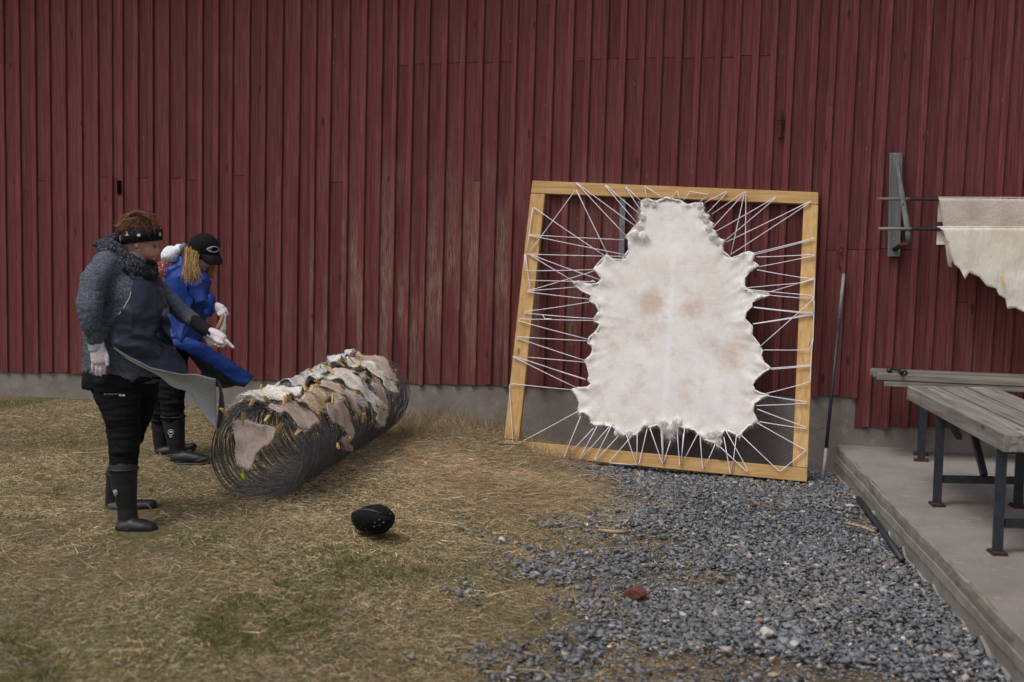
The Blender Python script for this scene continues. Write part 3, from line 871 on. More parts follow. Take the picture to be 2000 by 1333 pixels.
BOX_F = np.array([t for a, b, c, d in _q for t in ((a, b, c), (a, c, d))])
def stones(name, P, size, cols, mat):
    n = len(P)
    V = np.repeat(BOX_V[None], n, 0) * rng.uniform(0.45, 1.3, (n, 8, 1)) + rng.normal(0, .12, (n, 8, 3))
    V *= np.stack([rng.uniform(.75, 1.35, n), rng.uniform(.6, 1.05, n), rng.uniform(.28, .62, n)], 1)[:, None, :]
    az = rng.uniform(0, 6.283, n); ti = rng.normal(0, .35, n); tj = rng.normal(0, .35, n)
    ca, sa = np.cos(az), np.sin(az)
    X = V[:, :, 0]; Y = V[:, :, 1]; Z = V[:, :, 2]
    X, Z = X * np.cos(ti)[:, None] - Z * np.sin(ti)[:, None], X * np.sin(ti)[:, None] + Z * np.cos(ti)[:, None]
    Y, Z = Y * np.cos(tj)[:, None] - Z * np.sin(tj)[:, None], Y * np.sin(tj)[:, None] + Z * np.cos(tj)[:, None]
    X, Y = X * ca[:, None] - Y * sa[:, None], X * sa[:, None] + Y * ca[:, None]
    V = np.stack([X, Y, Z], -1) * (size / 2)[:, None, None] + P[:, None, :]
    Fi = (np.arange(n)[:, None, None] * 8 + BOX_F[None]).reshape(-1)
    me = bpy.data.meshes.new(name)
    me.vertices.add(n * 8); me.vertices.foreach_set('co', V.astype(np.float32).reshape(-1))
    me.loops.add(len(Fi)); me.loops.foreach_set('vertex_index', Fi.astype(np.int32))
    me.polygons.add(n * 12); me.polygons.foreach_set('loop_start', (np.arange(n * 12) * 3).astype(np.int32))
    me.update(calc_edges=True)
    ca_ = me.attributes.new('col', 'FLOAT_COLOR', 'POINT')
    C = np.ones((n, 8, 4), np.float32); C[:, :, :3] = cols[:, None, :]
    ca_.data.foreach_set('color', C.reshape(-1))
    return link(name, me, mat)
def m_stone():
    k = NM('crushed_stone', 0.82, 0.3)
    n = k.noise(70, 5, None, 0.65)
    c = k.mix(1.0, k.attr('col').outputs['Color'], k.ramp(n, [(0.3, 0.72), (0.7, 1.28)]), 'MULTIPLY')
    k.bump(n, 0.5, 0.004)
    return k.done(c)
def gravel():
    n = 300000
    Y = rng.uniform(-6.4, 0.0, n); e = edge_x(Y)
    X = rng.uniform(-2.9, 3.6, n)
    d = X - e
    nz_ = vnoise(X, Y, 3.0, 1) * .6 + vnoise(X, Y, 9, 2) * .4
    p = np.clip((d + (nz_ - .5) * 1.7) / .8 + .3, 0.0, 1)
    p = np.where((d < -.15), p * .4, p)
    # bare soil patches with few stones
    soil = vnoise(X + 3, Y, 1.3, 5) * .65 + vnoise(X, Y + 2, 4, 6) * .35
    p *= np.clip((0.72 - soil) / .16, 0.6, 1) * (1 - .8 * soil_at(X, Y))
    P = np.stack([X, Y, ground_z(X, Y)], 1)
    keep = (rng.random(n) < p) & (X < slab_x(Y) - 0.01) & in_view(P) & (d > -.9)
    P = P[keep]; n = len(P)
    size = np.clip(rng.lognormal(math.log(0.0185), .45, n), .007, .06)
    P[:, 2] += rng.uniform(-.004, .016, n) + size * .12
    g = rng.lognormal(math.log(.165), .27, n)
    cols = np.stack([g * .95, g * .98, g * 1.06], 1); wm = (vnoise(P[:, 0], P[:, 1], 2.1, 55) - .45).clip(0, 1)[:, None]; cols = cols * (1 - wm * .5) + cols * wm * .5 * np.array([[1.5, 1.2, .85]])
    r = rng.random(n)
    warm = r < .035; cols[warm] = np.stack([g[warm] * 2.0, g[warm] * 1.6, g[warm] * 1.45], 1)
    tan = (r > .05) & (r < .075); cols[tan] = np.stack([g[tan] * 2.0, g[tan] * 1.6, g[tan] * 1.05], 1)
    wht = (r > .085) & (r < .095); cols[wht] = np.stack([g[wht] * 2.6, g[wht] * 2.5, g[wht] * 2.45], 1)
    red = (r > .095) & (r < .0965); cols[red] = np.stack([g[red] * 1.5, g[red] * .8, g[red] * .65], 1)
    o = stones('gravel', P, size, np.clip(cols, .02, .75), m_stone())
    tag(o, 'dark grey crushed stone gravel in front of the leaning frame', 'gravel', kind='stuff')
gravel()

# ------------------------------------------------------------------ turf: matted straw and short green blades
MAT['grass'] = None
def m_grass():
    return m_attr('grass_blades', 0.8, 0.15, 0.3)
MAT['grass'] = m_grass()
def turf_points(n, x0=-7.2, x1=1.4, y0=-6.3, y1=-0.02):
    X = rng.uniform(x0, x1, n); Y = rng.uniform(y0, y1, n)
    P = np.stack([X, Y, ground_z(X, Y)], 1)
    k = in_view(P)
    return P[k]
def straw_cols(n, dark=1.0):
    b = rng.lognormal(0, .32, n)[:, None] * dark
    c = np.array([(.39, .3, .19)]) * b
    h = rng.normal(0, .1, n)
    c[:, 0] *= 1 + h; c[:, 2] *= 1 - h
    pale = rng.random(n) < .12
    c[pale] = c[pale] * 1.6 + np.array([.03, .03, .03])
    return np.clip(c, .02, .72)
def green_cols(n):
    b = rng.lognormal(0, .3, n)[:, None]
    c = np.array([(.12, .145, .045)]) * b
    y = rng.random((n, 1)) * .8
    return c * (1 - y) + np.array([(.28, .25, .12)]) * b * y
def lie(n, el_lo, el_hi):
    az = rng.uniform(0, 6.283, n); el = np.radians(rng.uniform(el_lo, el_hi, n))
    return np.stack([np.cos(az) * np.cos(el), np.sin(az) * np.cos(el), np.sin(el)], 1)
FEET = [(on_z(x, y, 0), r) for x, y, r in ((275, 1042, .19), (270, 1000, .19), (385, 903, .17), (360, 888, .18), (728, 1030, .1))]
def trodden(P):
    k = np.ones(len(P))
    for c, r in FEET: k = np.minimum(k, np.clip((np.hypot(P[:, 0] - c.x, P[:, 1] - c.y) - r * .55) / (r * .5), .18, 1))
    return k
def turf():
    # matted straw
    P = turf_points(640000)
    d = P[:, 0] - edge_x(P[:, 1])
    cl = vnoise(P[:, 0], P[:, 1], 2.2, 21) * .6 + vnoise(P[:, 0], P[:, 1], 7, 22) * .4
    heap = np.exp(-((P[:, 0] - HEAP.x) / .8) ** 2 - ((P[:, 1] - HEAP.y) / .45) ** 2)
    prob = np.clip((.42 - d + (cl - .5) * 2.2) / .5, .0, 1)
    prob = np.maximum(prob, .55 * np.clip((cl - .42) / .2, 0, 1) * np.clip((.95 - d) / .8, 0, 1))
    prob = np.where(d > .1, prob * .75, prob)
    prob = np.where(d > 1.3, 0.0, prob) + np.where((d > .1) & (P[:, 0] < slab_x(P[:, 1])), .035 + .16 * soil_at(P[:, 0], P[:, 1]), 0)
    k = rng.random(len(P)) < np.clip(prob * (.42 + .5 * cl + .5 * heap), 0, 1)
    P = P[k]; heap = heap[k]; n = len(P)
    D = lie(n, 2, 34)
    L = rng.uniform(.016, .058, n) * (1 + .9 * heap)
    P[:, 2] += rng.uniform(-.01, .012, n) + heap * rng.uniform(0, .05, n)
    tk = trodden(P); L = L * tk; D[:, 2] *= tk; P[:, 2] -= (1 - tk) * .02
    bend = np.stack([rng.normal(0, .25, n), rng.normal(0, .25, n), rng.uniform(-.5, -.05, n)], 1)
    px_, py_, _z = project(P)
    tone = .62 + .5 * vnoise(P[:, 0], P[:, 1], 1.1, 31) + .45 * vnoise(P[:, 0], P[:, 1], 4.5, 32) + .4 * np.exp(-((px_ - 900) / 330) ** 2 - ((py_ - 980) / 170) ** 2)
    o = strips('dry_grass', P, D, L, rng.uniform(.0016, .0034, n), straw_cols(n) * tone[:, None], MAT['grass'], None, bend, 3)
    tag(o, 'matted straw coloured dead grass covering the yard', 'grass', kind='stuff')
    print('straw', n)
    # green blades in patches
    P = turf_points(260000)
    d = P[:, 0] - edge_x(P[:, 1])
    cl = vnoise(P[:, 0], P[:, 1], 1.5, 41) * .45 + vnoise(P[:, 0], P[:, 1], 5, 42) * .35 + vnoise(P[:, 0], P[:, 1], 14, 43) * .2
    near = np.clip((-P[:, 1] - 3.2) / 2.2, 0, 1) * np.clip((-P[:, 0] - 1.0) / 1.5, 0, 1)
    prob = np.clip((cl - .43 + near * .2) / .2, .06, 1) * np.clip((.05 - d) / .4, 0, 1) * .5
    k = rng.random(len(P)) < prob
    P = P[k]; n = len(P)
    D = lie(n, 25, 85)
    P[:, 2] -= .006
    bend = np.stack([rng.normal(0, .35, n), rng.normal(0, .35, n), rng.uniform(-.45, -.05, n)], 1)
    o = strips('green_grass', P, D, rng.uniform(.022, .055, n) * trodden(P), rng.uniform(.002, .0038, n), green_cols(n), MAT['grass'], None, bend, 3)
    tag(o, 'short green grass sprouting through the dead turf', 'grass', kind='stuff')
    print('green', n)
    # tall dry stalks along the plinth, around the wire roll and at the frame
    spots = []
    for _ in range(5200):
        u = rng.random()
        if u < .62: px, py = rng.uniform(780, 1020), rng.uniform(830, 868)
        elif u < .74: px, py = rng.uniform(470, 780), rng.uniform(835, 850)
        elif u < .9: px, py = rng.uniform(1010, 1150), rng.uniform(858, 885)
        else: px, py = rng.uniform(0, 430), rng.uniform(788, 815)
        p = on_z(px, py, -0.05 if px > 700 else 0.0)
        if p.y > -.03: p.y = -.03 - .1 * rng.random()
        spots.append((p.x, p.y, gz(p)))
    P = np.array(spots); n = len(P)
    D = lie(n, 50, 88)
    x, y, z = project(P)
    L = rng.uniform(.06, .2, n) * np.where((x > 780) & (x < 1150), 1.0, .55)
    tall = rng.random(n) < .05; L[tall] *= 1.7
    bend = np.stack([rng.normal(0, .3, n), rng.normal(0, .3, n), rng.uniform(-.4, 0, n)], 1)
    o = strips('tall_dry_grass', P, D, L, rng.uniform(.002, .0035, n), straw_cols(n, .9), MAT['grass'], None, bend, 4)
    tag(o, 'tall dry grass stalks standing along the barn plinth', 'grass', kind='stuff')
def tufts():
    # bright green tufts, and long pale stems lying about
    R = []; D = []; L = []; C = []
    for _ in range(900):
        px = rng.uniform(0, 1130); py = rng.uniform(800, 1333) if rng.random() < .5 else rng.uniform(1050, 1333)
        p = on_z(px, py, 0)
        if p.x > float(edge_x(p.y)) - .1 or p.y > -.1: continue
        if float(vnoise(np.array([p.x]), np.array([p.y]), 1.6, 91)[0]) < .62: continue
        r = rng.uniform(.02, .06) * (2.0 if rng.random() < .15 else 1); n = int(10 + 500 * r); hue = rng.random()
        base = np.array((.095, .12, .036)) * (1 - hue) + np.array((.17, .165, .055)) * hue
        a = rng.uniform(0, 6.283, n); q = np.sqrt(rng.random(n)) * r
        X = p.x + q * np.cos(a); Y = p.y + q * np.sin(a) * .8
        R.append(np.stack([X, Y, ground_z(X, Y)], 1)); D.append(lie(n, 40, 88) + np.stack([np.cos(a), np.sin(a), 0 * a], 1) * .35)
        L.append(rng.uniform(.025, .065, n)); C.append(base[None] * rng.lognormal(0, .28, n)[:, None])
    R = np.concatenate(R); n = len(R)
    o = strips('green_tufts', R, np.concatenate(D), np.concatenate(L), rng.uniform(.002, .0036, n), np.concatenate(C), MAT['grass'], None, np.stack([rng.normal(0, .3, n), rng.normal(0, .3, n), rng.uniform(-.4, 0, n)], 1), 3)
    tag(o, 'bright green tufts dotted through the dead turf', 'grass', kind='stuff')
    P = turf_points(4200); d = P[:, 0] - edge_x(P[:, 1]); P = P[(d < .5) & (rng.random(len(P)) < .75)]; n = len(P)
    P[:, 2] += rng.uniform(.012, .035, n)
    o = strips('loose_straw', P, lie(n, -4, 14), rng.uniform(.08, .24, n), rng.uniform(.0022, .004, n), straw_cols(n) * 1.15, MAT['grass'], None, np.stack([rng.normal(0, .12, n), rng.normal(0, .12, n), rng.uniform(-.12, .0, n)], 1), 4)
    tag(o, 'loose pale straw stems scattered over the turf', 'straw', kind='stuff')
    # rake-out of straw heaped between the wire roll and the frame
    n = 15000; cpx = rng.normal(985, 95, n); cpy = rng.normal(925, 34, n)
    P = np.array([tuple(on_z(a, b, -.09)) for a, b in zip(cpx, cpy)])
    P[:, 2] = ground_z(P[:, 0], P[:, 1]) + rng.uniform(0, .05, n) * (.35 + vnoise(P[:, 0], P[:, 1], 3, 77))
    k_ = (P[:, 1] < -.62) | (cpx < 975); P = P[k_]; n = len(P)
    o = strips('straw_heap', P, lie(n, -6, 22), rng.uniform(.05, .19, n), rng.uniform(.0022, .004, n), straw_cols(n) * np.array([[1.06, 1.03, 1.0]]), MAT['grass'], None, np.stack([rng.normal(0, .2, n), rng.normal(0, .2, n), rng.uniform(-.3, .0, n)], 1), 4)
    tag(o, 'heap of tan straw at the left foot of the leaning frame', 'straw', kind='stuff')
HEAP = on_z(990, 930, -.08)
turf()
tufts()
# ------------------------------------------------------------------ roll of fence wire lying on the grass
RA = at_d(497, 888, 7.18); RB = at_d(727, 768, 9.6)
RR = 0.292
AX = (RB - RA); RLEN = AX.length; AX.normalize()
RS = AX.cross(Vector((0, 0, 1))).normalized()      # to the right-front
RU = RS.cross(AX).normalized()
if RU.z < 0: RU = -RU
def cyl(u, th, r):       # axial metres, angle from top (positive to the right/front side), radius
    return RA + AX * u + (RU * math.cos(th) + RS * math.sin(th)) * r
def ray_cyl(px, py, r):
    d = ray(px, py); o = CAM - RA
    dd = d - AX * d.dot(AX); oo = o - AX * o.dot(AX)
    a = dd.dot(dd); b = 2 * dd.dot(oo); c = oo.dot(oo) - r * r
    disc = b * b - 4 * a * c
    t = (-b - math.sqrt(disc)) / (2 * a) if disc > 0 else -b / (2 * a)
    p = o + d * t
    u = p.dot(AX); q = p - AX * u
    return u, math.atan2(q.dot(RS), q.dot(RU))
MAT['wire'] = m_plain('galvanised_fence_wire', (0.115, 0.115, 0.125), 0.5, 0.5, 0.35, 40, 0.1, metallic=0.3)
roll = empty('wire_roll', RA + AX * (RLEN / 2) - RU * RR, 'long roll of grey fence wire lying on the grass below the barn wall', 'wire roll')
def wire_roll():
    rr = random.Random(9); m = MB()
    for layer, (r0, cnt) in enumerate(((RR, 96), (RR * .965, 80), (RR * .92, 60), (RR * .87, 40))):
        for i in range(cnt):
            u = RLEN * (i + rr.uniform(.2, .8)) / cnt
            if rr.random() < .12: u = min(RLEN, u + rr.uniform(-.05, .05))
            loose = 1.0 if u < .25 else .35
            e1, e2, ph, tl = rr.gauss(0, .012) * loose, rr.gauss(0, .008), rr.uniform(0, 6.28), rr.gauss(0, .03) * loose
            off = (rr.gauss(0, .008), rr.gauss(0, .008))
            pts = []
            N = 44
            for k in range(N):
                th = 2 * math.pi * k / N
                r = r0 + e1 * math.cos(2 * th + ph) + e2 * math.cos(3 * th + 2 * ph) - (.012 if math.cos(th) < -.85 else 0)
                pts.append(cyl(max(-.03, u + tl * math.cos(th + ph)), th, r) + RU * off[0] + RS * off[1])
            m.tube(pts, 0.002 if layer else 0.0026, 3, closed=True)
    m.build('hoop_wires', MAT['wire'], roll, fix=False)['kind'] = 'stuff'
    m = MB()
    for layer, (r0, cnt) in enumerate(((RR * 1.004, 42), (RR * .95, 32), (RR * .89, 18))):
        for i in range(cnt):
            th = 2 * math.pi * (i + rr.random() * .5) / cnt
            pts = []
            for k in range(22):
                u = RLEN * k / 21
                pts.append(cyl(u, th + .05 * noise.noise(Vector((u * 2, i, layer))) + .12 * u * (.5 - (i % 2)), r0 + .008 * noise.noise(Vector((u * 3, i * 2, layer + 4)))))
            m.tube(pts, 0.0014, 3)
    # loose cut ends at the near mouth
    for k in range(34):
        th = rr.uniform(-2.6, 2.6); th2 = th + rr.uniform(.1, .5) * rr.choice((-1, 1)); a = rr.uniform(.6, 1)
        m.tube([cyl(.02, th, RR * a), cyl(-.03 - rr.uniform(0, .04), (th + th2) / 2, RR * a * .98), cyl(rr.uniform(-.02, .1), th2, RR * a * rr.uniform(.9, 1.02))], 0.0013, 3)
    m.build('lengthwise_wires', MAT['wire'], roll, fix=False)['kind'] = 'stuff'
wire_roll()

# ------------------------------------------------------------------ small hides drying on the roll
def m_pelt(name, c1, c2, c3, sc=7):
    k = NM(name, 0.75, 0.3)
    v = k.rndvec(5)
    a = k.noise(sc, 5, v, .6); f = k.noise(60, 5, v, .7)
    col = k.ramp(a, [(0.3, c1), (0.5, c2), (0.72, c3)])
    col = k.mix(k.ramp(f, [(0.35, 0.3), (0.55, 0)]), col, tuple(x * .55 for x in c1))
    k.bump(k.math('ADD', a, f), .5, .008)
    return k.done(col)
MAT['pelt_pink'] = m_pelt('raw_pinkish_skin', (.33, .23, .185), (.5, .385, .33), (.64, .54, .48))
MAT['pelt_white'] = m_pelt('white_furred_skin', (.5, .42, .33), (.72, .67, .61), (.82, .8, .77))
MAT['pelt_grey'] = m_pelt('grey_white_furred_skin', (.3, .285, .27), (.52, .5, .48), (.74, .72, .7))
MAT['pelt_tan'] = m_pelt('tan_and_white_fur', (.34, .22, .1), (.55, .44, .3), (.72, .68, .62), 9)
cA = lambda u, v: (420 + u / 6.665, 680 + v / 6.665)
cB = lambda u, v: (590 + u / 6.348, 670 + v / 6.348)
cC = lambda u, v: (400 + u / 3.174, 660 + v / 3.174)
def fur_on(name, root, V3, F3, N3, n, length, cols, seed, flow):
    rr = np.random.default_rng(seed)
    V3 = np.array([tuple(v) for v in V3]); N3 = np.array([tuple(v) for v in N3])
    T = np.array([f[:3] for f in F3])
    A = np.linalg.norm(np.cross(V3[T[:, 1]] - V3[T[:, 0]], V3[T[:, 2]] - V3[T[:, 0]]), axis=1)
    i = rr.choice(len(T), n, p=A / A.sum())
    w = rr.dirichlet((1, 1, 1), n)
    P = (V3[T[i]] * w[:, :, None]).sum(1); N = (N3[T[i]] * w[:, :, None]).sum(1)
    D = np.array(flow)[None] * rr.uniform(.4, 1, (n, 1)) + N * rr.uniform(.1, .55, (n, 1)) + rr.normal(0, .35, (n, 3))
    c = np.array(cols)[rr.integers(0, len(cols), n)] * rr.uniform(.7, 1.12, (n, 1))
    strips(name, P, D, rr.uniform(.5, 1, n) * length, .0026, c, MAT['fur'], root, np.repeat([[0, 0, -.3]], n, 0), 3, kind='stuff')
PELTS = []
def pelt(outline, mat, off, label, fur=0, furcols=None, seed=0, lump=.014, plane=None):
    rr = random.Random(seed)
    PELTS.append((outline, label))
    if plane is None:
        cx_ = sum(p[0] for p in outline) / len(outline); cy_ = sum(p[1] for p in outline) / len(outline)
        outline = [(cx_ + (x - cx_) * 1.05, cy_ + (y - cy_) * 1.1) for x, y in outline]
        cs = [ray_cyl(px, py, RR + off) for px, py in outline]
        o2 = [Vector((max(-.06, u), th * RR)) for u, th in cs]
        place = lambda x, y, h: cyl(x, y / RR, RR + off + h)
        nor = lambda x, y: (RU * math.cos(y / RR) + RS * math.sin(y / RR))
    else:
        p0, n0 = plane
        ex = n0.cross(Vector((0, 0, 1))).normalized(); ey = ex.cross(n0).normalized()
        if ey.z < 0: ey = -ey
        o2 = []
        for px, py in outline:
            q = on_plane(px, py, p0, n0) - p0
            o2.append(Vector((q.dot(ex), q.dot(ey))))
        place = lambda x, y, h: p0 + ex * x + ey * y + n0 * h
        nor = lambda x, y: n0
    V, F_, dd, bnd = poly_sheet(o2, .016, seed)
    s0 = rr.uniform(0, 50)
    co = []; nn = []
    for (x, y), d in zip(V, dd):
        e = math.exp(-d / .02)
        h = .02 * e * max(0, noise.noise(Vector((x * 7, y * 7, s0 + 3))) + .25) + lump * (noise.noise(Vector((x * 9 + s0, y * 9, 1))) + .6 * abs(noise.noise(Vector((x * 22, y * 5 + s0, 5))))) + .010 * e * noise.noise(Vector((x * 30, y * 30, s0)))
        co.append(place(x, y, h + .004)); nn.append(nor(x, y))
    nV = len(co); faces = [tuple(f) for f in F_]
    back = [p - n * .005 for p, n in zip(co, nn)]
    es = set((f[i], f[(i + 1) % len(f)]) for f in faces for i in range(len(f)))
    rim = [e for e in es if (e[1], e[0]) not in es]
    cen = sum(co, Vector()) / nV
    root = empty('small_hide', cen, label, 'hide', 'small hides drying on the wire roll')
    MB().add(co + back, faces + [tuple(i + nV for i in reversed(f)) for f in faces] + [(b, a, a + nV, b + nV) for a, b in rim]).build('skin', mat, root, smooth=True)
    sk = root.children[0]
    # a thin fringe of hair shows round every edge
    ctr = sum((Vector((p.x, p.y)) for p in bnd), Vector((0, 0))) / len(bnd)
    R = []; D = []; L = []; Cc = []; fc = furcols or WH
    for q in bnd:
        p3 = place(q.x, q.y, .002); nn3 = nor(q.x, q.y); ov = (q - ctr)
        o3 = (place(q.x + ov.x * .1, q.y + ov.y * .1, .002) - p3)
        o3 = o3.normalized() if o3.length > 1e-6 else nn3
        for _ in range(7):
            R.append(p3 + Vector((rr.gauss(0, .005), rr.gauss(0, .005), rr.gauss(0, .004)))); D.append(o3 * rr.uniform(.2, 1) + nn3 * rr.uniform(-.5, .4) + Vector((rr.gauss(0, .4), rr.gauss(0, .4), rr.gauss(0, .4)))); L.append(rr.uniform(.008, .022)); c = fc[rr.randrange(len(fc))]; g = rr.uniform(.8, 1.1); Cc.append((c[0] * g, c[1] * g, c[2] * g))
    strips('fringe', [tuple(v) for v in R], [tuple(v) for v in D], L, .0024, np.clip(np.array(Cc), 0, .95), MAT['fur'], sk, None, 3, kind='stuff')
    if fur:
        fl = (RS * rr.uniform(.2, 1) + AX * rr.uniform(-1, 1) - RU * .3).normalized()
        fur_on('fur', sk, co, faces, nn, int(fur * .55), .026, furcols, seed, fl)
    return root
WH = [(.88, .85, .8), (.8, .76, .7), (.93, .92, .9), (.62, .55, .46)]
TN = [(.62, .48, .28), (.72, .66, .56), (.5, .36, .19), (.78, .75, .7), (.3, .22, .14)]
GR = [(.6, .59, .58), (.8, .79, .77), (.42, .41, .4), (.9, .89, .87)]
pelt([cA(x, y) for x, y in [(245, 950), (340, 935), (430, 940), (560, 990), (700, 1010), (800, 1040), (790, 1090), (785, 1180), (760, 1230), (690, 1290)]] +
     [cC(x, y) for x, y in [(380, 670), (330, 720), (312, 770), (290, 822), (268, 820), (205, 790), (192, 720), (200, 650), (180, 590), (178, 530)]],
     MAT['pelt_pink'], 0, 'pinkish brown small hide hanging over the open near mouth of the wire roll', seed=1, plane=(RA - AX * .05 + RU * .1, (-AX + RU * .25).normalized()), lump=.02)
pelt([cA(x, y) for x, y in [(690, 800), (780, 730), (860, 700), (960, 700), (1100, 770), (1250, 870), (1330, 950), (1280, 985), (1200, 1050), (1140, 1065), (1080, 1030), (1040, 960), (960, 865), (900, 850), (820, 880), (740, 890), (690, 860)]],
     MAT['pelt_pink'], .012, 'smooth pinkish brown band of hide arched over the near end of the wire roll', seed=2)
pelt([cA(x, y) for x, y in [(100, 690), (135, 650), (250, 590), (420, 610), (560, 640), (640, 690), (560, 705), (480, 690), (400, 680), (350, 700), (280, 720), (200, 700)]],
     MAT['pelt_pink'], .02, 'pale hide flap overhanging the left side of the wire roll by the navy apron', seed=3)
pelt([cA(x, y) for x, y in [(270, 575), (350, 575), (450, 600), (560, 640), (610, 665), (590, 690), (520, 665), (420, 625), (330, 610), (270, 600)]],
     MAT['pelt_white'], .045, 'narrow white rolled strip of hide lying across the pale flap', 500, WH, 4, .02)
pelt([cA(x, y) for x, y in [(430, 575), (560, 550), (640, 500), (700, 490), (850, 510), (1000, 555), (1100, 570), (1090, 610), (960, 625), (930, 660), (830, 700), (700, 690), (620, 650), (520, 620)]],
     MAT['pelt_white'], .03, 'creamy white rumpled hide on the near top of the wire roll', 1300, WH, 5, .025)
pelt([cA(x, y) for x, y in [(740, 490), (850, 410), (960, 320), (1110, 310), (1250, 190), (1360, 185), (1360, 300), (1240, 390), (1150, 470), (1180, 525), (1040, 520), (940, 450), (850, 480)]],
     MAT['pelt_grey'], .03, 'grey white wrinkled hide along the far top edge of the wire roll', 1500, GR, 6, .03)
pelt([cB(x, y) for x, y in [(0, 290), (100, 250), (190, 245), (330, 320), (340, 390), (190, 440), (60, 435), (0, 400)]],
     MAT['pelt_grey'], .035, 'fluffy grey hide at the crest midway along the wire roll', 2200, GR, 7, .03)
pelt([cB(x, y) for x, y in [(0, 690), (60, 620), (120, 570), (190, 540), (330, 590), (450, 640), (505, 700), (470, 745), (400, 735), (330, 690), (250, 740), (245, 860), (160, 860), (100, 810), (20, 785), (-60, 770), (-80, 710)]],
     MAT['pelt_tan'], .025, 'tan and white furry hide midway along the wire roll', 2600, TN, 8, .025)
pelt([cB(x, y) for x, y in [(220, 560), (250, 500), (310, 455), (420, 510), (560, 590), (700, 640), (775, 740), (750, 800), (735, 850), (690, 865), (620, 800), (560, 720), (470, 650), (360, 600)]],
     MAT['pelt_pink'], .03, 'long mauve brown hide band across the middle of the wire roll', seed=9)
pelt([cB(x, y) for x, y in [(90, 455), (200, 410), (330, 400), (480, 430), (560, 400), (680, 460), (780, 560), (860, 650), (920, 740), (1000, 805), (1015, 860), (970, 985), (900, 995), (865, 930), (880, 860), (800, 745), (700, 625), (600, 580), (500, 520), (350, 470), (200, 475)]],
     MAT['pelt_white'], .04, 'longest white furred hide, trailing down the right side of the wire roll', 3600, WH, 10, .028)
pelt([cB(x, y) for x, y in [(350, 355), (480, 338), (640, 350), (775, 375), (775, 430), (735, 465), (690, 405), (560, 392), (420, 392)]],
     MAT['pelt_pink'], .03, 'short brown strip of hide near the far crest of the wire roll', seed=11)
pelt([cB(x, y) for x, y in [(540, 215), (640, 245), (760, 220), (850, 290), (940, 370), (1030, 420), (1120, 510), (1165, 595), (1060, 600), (980, 545), (940, 445), (870, 375), (800, 315), (680, 335), (600, 305)]],
     MAT['pelt_white'], .045, 'white hide with tan belly draped near the far end of the wire roll', 2800, WH + TN[:2], 12, .03)
pelt([cB(x, y) for x, y in [(670, 170), (780, 180), (900, 188), (1010, 230), (1100, 330), (1140, 430), (1175, 465), (1140, 485), (1040, 425), (940, 350), (860, 275), (740, 225)]],
     MAT['pelt_pink'], .025, 'greyish pink hide at the very far end of the wire roll', seed=13)
pelt([cB(x, y) for x, y in [(320, 200), (340, 165), (430, 160), (490, 130), (560, 110), (640, 88), (600, 150), (500, 190), (440, 255), (350, 265)]],
     MAT['pelt_grey'], .06, 'small grey tuft of hide standing up at the far crest of the wire roll', 900, GR, 14, .04)
pelt([cB(x, y) for x, y in [(855, 530), (890, 480), (940, 445), (980, 560), (1030, 700), (1045, 800), (1010, 870), (985, 800), (960, 720), (900, 600)]],
     MAT['pelt_pink'], .03, 'narrow brown strip hanging down the far right side of the wire roll', seed=15)
pelt([cB(x, y) for x, y in [(285, 800), (340, 770), (430, 765), (520, 810), (580, 920), (600, 1030), (617, 1080), (600, 1150), (560, 1220), (612, 1295), (500, 1275), (478, 1185), (540, 1130), (520, 1070), (440, 1010), (360, 995), (310, 900)]],
     MAT['pelt_pink'], .02, 'pinkish brown hide hanging lowest on the right side of the wire roll', seed=16, lump=.02)
pelt([cB(x, y) for x, y in [(620, 640), (690, 620), (740, 680), (790, 760), (740, 815), (690, 760)]],
     MAT['pelt_grey'], .036, 'small grey lobe of hide beside the long mauve band', 500, GR, 17, .02)

# ------------------------------------------------------------------ clothes pegs
MAT['peg'] = m_wood('peg_wood', (.45, .26, .07), (.58, .38, .13), (.68, .5, .24), 'X', 6, knots=False, bump=.2)
def peg_meshes():
    m = MB()
    L = .074
    for s in (1, -1):   # two tapered halves; handles spread at the back
        m.add([(-L / 2, s * .009, -.005), (-L / 2, s * .0045, -.005), (.008, s * .0005, -.005), (L / 2, s * .0008, -.005), (L / 2, s * .006, -.005), (.004, s * .008, -.005),
               (-L / 2, s * .009, .005), (-L / 2, s * .0045, .005), (.008, s * .0005, .005), (L / 2, s * .0008, .005), (L / 2, s * .006, .005), (.004, s * .008, .005)],
              [(0, 1, 2, 5), (5, 2, 3, 4), (6, 11, 8, 7), (11, 10, 9, 8), (0, 6, 7, 1), (1, 7, 8, 2), (2, 8, 9, 3), (3, 9, 10, 4), (4, 10, 11, 5), (5, 11, 6, 0)])
    o = m.build('peg_proto', MAT['peg'], None)
    me = o.data; bpy.data.objects.remove(o); return me
PEG = peg_meshes()
PINS = [(cA, p) for p in [(375, 835, 355, 1010), (720, 845, 645, 975), (870, 980, 785, 1110), (1115, 1035, 1045, 1150), (510, 680, 450, 725), (900, 650, 920, 705), (597, 460, 597, 510), (1145, 465, 1195, 520), (1265, 480, 1268, 555), (1225, 300, 1325, 302), (90, 830, 160, 825), (650, 680, 720, 675), (940, 635, 1000, 640)]]
